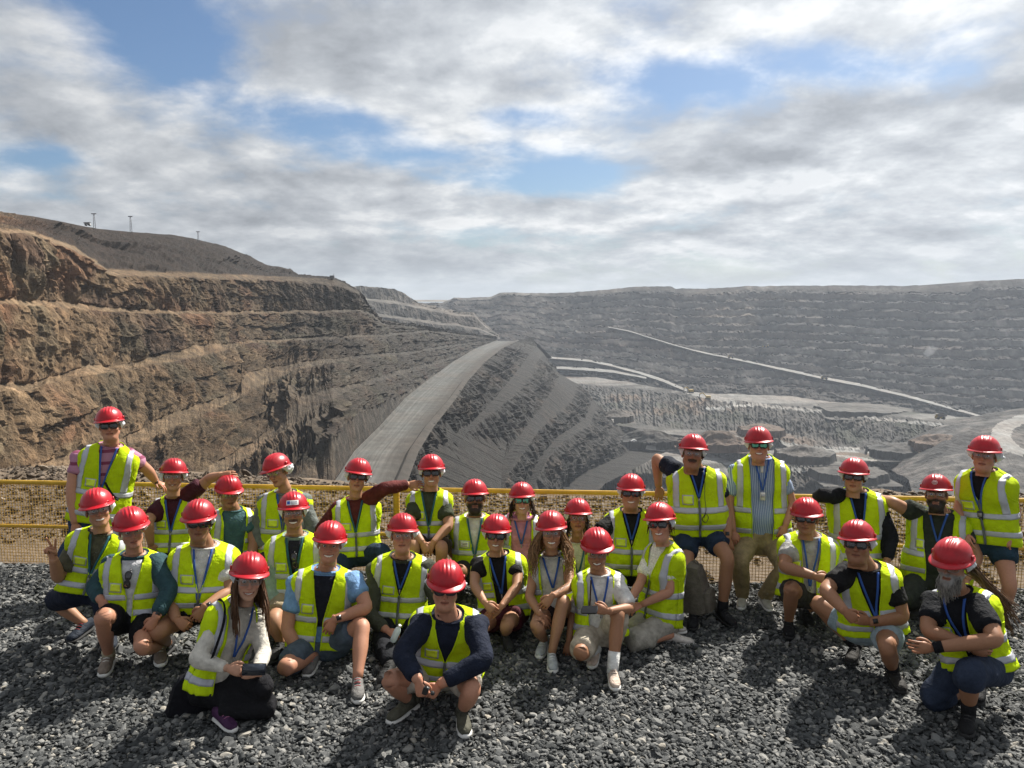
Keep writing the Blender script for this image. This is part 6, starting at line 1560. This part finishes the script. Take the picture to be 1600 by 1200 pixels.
# =================================================================== MACHINES AND MASTS FAR AWAY IN THE PIT
M_TRUCK = mat('yellow_machine_paint', (.30, .20, .04), rough=.6, var=.3, vscale=.5); M_TYRE = mat('tyre_rubber', (.015, .015, .015), rough=.9); M_TBED = mat('dusty_steel', (.13, .12, .11), rough=.8); M_WHT = mat('white_vehicle', (.6, .6, .58), rough=.5)
def truck(pos, label, rz, group='haul trucks on the pit roads', s=1.0, white=False):
    o = empty('haul_truck', pos, label, 'haul truck', group); o.rotation_euler = (0, 0, rz); o.scale = (s, s, s)
    mb = MB(); v, q = box((0, 0, 2.0), (9.2, 3.6, 1.4)); mb.add(v, q); v, q = box((3.9, 0, 3.1), (1.6, 5.0, 1.0)); mb.add(v, q); sub('chassis', mb, M_WHT if white else M_TRUCK, o, False)
    v, q = box((3.0, -1.1, 4.5), (1.9, 2.0, 2.0)); sub('cab', MB().add(v, q), M_WHT if white else M_TRUCK, o, False)
    vv = np.array([[-5.2, -3, 3.6], [-5.2, 3, 3.6], [2.4, -3, 2.9], [2.4, 3, 2.9], [-5.6, -3.3, 5.6], [-5.6, 3.3, 5.6], [2.8, -3.3, 6.2], [2.8, 3.3, 6.2], [5.2, -3.3, 6.4], [5.2, 3.3, 6.4], [5.2, -3.3, 6.1], [5.2, 3.3, 6.1]])
    sub('dump_body', MB().add(vv, [[0, 1, 3, 2], [0, 2, 6, 4], [1, 5, 7, 3], [2, 3, 7, 6], [6, 7, 9, 8], [6, 10, 11, 7]]), M_TBED, o, False)
    for x in (3.0, -2.7):
        for y in (-2.2, 2.2):
            v, q, t = tube([(x, y - .8, 1.5), (x, y + .8, 1.5)], 1.5, 12); sub('wheel', MB().add(v, q, t), M_TYRE, o)
    return o
for (px, py, lb, rz) in [(1142, 560, 'haul truck climbing the long pale ramp, upper of the two', R(168)), (1288, 593, 'haul truck on the long pale ramp, lower of the two', R(165)), (1196, 543, 'dark haul truck on a bench above the long ramp', R(10))]:
    truck(unproj(px, py, from_far(px, py) - 24), lb, rz)
for (px, py, Y, lb, rz) in [(1469, 655, 730, 'haul truck on the pale floor road at the right', R(175)), (1268, 640, 905, 'haul truck on the pale pit floor below the ramp', R(20))]:
    truck(unproj(px, py, Y), lb, rz, s=.9)
truck(unproj(137, 353, 290), 'small haul truck on the crest of the dark waste dump', R(15), s=.22, white=True)
def digger(pos, label, rz):
    o = empty('excavator', pos, label, 'excavator', 'excavators on the pit floor'); o.rotation_euler = (0, 0, rz)
    for y in (-2, 2): v, q = box((0, y, .8), (6.5, 1.2, 1.6)); sub('track', MB().add(v, q), M_TYRE, o, False)
    v, q = box((-.5, 0, 3.2), (6, 4.4, 2.8)); sub('house', MB().add(v, q), M_TRUCK, o, False)
    v, q, t = tube([(2, 0, 3.5), (6, 0, 8), (10, 0, 6.5)], .7, 6); sub('boom', MB().add(v, q, t), M_TRUCK, o, False)
    v, q, t = tube([(10, 0, 6.8), (10.5, 0, 2.5)], .55, 6); sub('stick', MB().add(v, q, t), M_TBED, o, False)
    v, q = box((10.2, 0, 1.6), (2.2, 2.4, 2.2)); sub('bucket', MB().add(v, q), M_TBED, o, False)
digger(unproj(1079, 614, 985), 'excavator on the pale pit floor, left of the pair', R(200)); digger(unproj(1106, 624, 940), 'excavator on the pale pit floor, right of the pair', R(160))
# light vehicle
p = unproj(990, 690, 690); o = empty('pickup_truck', p, 'white pickup parked at the foot of the spur', 'pickup'); o.rotation_euler = (0, 0, R(20))
mb = MB(); v, q = box((0, 0, .95), (5.2, 1.9, .9)); mb.add(v, q); sub('body', mb, M_WHT, o, False); v, q = box((.3, 0, 1.75), (2.2, 1.75, .8)); sub('cab', MB().add(v, q), M_WHT, o, False)
for x in (1.6, -1.6):
    for y in (-.9, .9): v, q, t = tube([(x, y - .12, .42), (x, y + .12, .42)], .42, 10); sub('wheel', MB().add(v, q, t), M_TYRE, o)
# masts along the skyline of the dump
M_MAST = mat('grey_steel_mast', (.10, .10, .105), rough=.6)
for (px, pb, pt, Y, lb) in [(148, 356, 335, 300, 'grey lighting mast on the dump crest beside the small truck'), (205, 362, 339, 330, 'tallest lattice mast on the dark dump crest'), (310, 377, 362, 400, 'short thin mast on the falling dump crest')]:
    b_ = unproj(px, pb + 3, Y); h_ = (pb - pt) * Y / FPX + .8
    o = empty('lighting_mast', b_, lb, 'mast', 'masts on the dump')
    mb = MB()
    for sx in (-1, 1):
        v, q, t = tube([(sx * .45, 0, 0), (sx * .18, 0, h_)], .09, 5); mb.add(v, q, t)
    for i in range(6):
        z0, z1 = h_ * i / 6, h_ * (i + 1) / 6; v, q, t = tube([(-.4 + .2 * i / 6, 0, z0), (.4 - .2 * i / 6, 0, z1)], .05, 4); mb.add(v, q, t)
    sub('lattice', mb, M_MAST, o); v, q = box((0, 0, h_), (1.9, .3, .35)); sub('lamp_bar', MB().add(v, q), M_MAST, o, False)
b_ = unproj(519, 435, 455); o = empty('lookout_cabin', b_, 'small dark steel cabin on the end of the left crest', 'cabin')
v, q = box((0, 0, .8), (2.6, 1.6, 1.8)); sub('cabin_body', MB().add(v, q), M_MAST, o, False); v, q, t = tube([(1.0, 0, 1.7), (1.0, 0, 3.0)], .1, 5); sub('post', MB().add(v, q, t), M_MAST, o)

# a puff of dust rising from a bench of the far wall
dm = bpy.data.materials.new('white_dust'); dm.use_nodes = True; k = NT(dm.node_tree); k.n.clear()
pv = k.add('ShaderNodeVolumePrincipled'); pv.inputs['Color'].default_value = (.92, .94, .96, 1); pv.inputs['Density'].default_value = 0.012
k.l.new(pv.outputs[0], k.add('ShaderNodeOutputMaterial').inputs['Volume'])
a, b_ = np.meshgrid(np.linspace(0, math.pi, 16), np.linspace(0, 2 * math.pi, 24, endpoint=False), indexing='ij')
P = np.stack([np.sin(a) * np.cos(b_) * 9, np.sin(a) * np.sin(b_) * 7, -np.cos(a) * 9], -1); P = P * (1 + .45 * fbm(P * .14 + 2, 3))[..., None]; P[..., 0] += P[..., 2] * .35
c0 = unproj(1453, 549, from_far(1453, 549) - 22)
mb = MB(); mb.add(P + c0, gridq(16, 24, True)); tag(link('dust_plume', mb.mesh('dust_plume', dm)), kind='stuff')
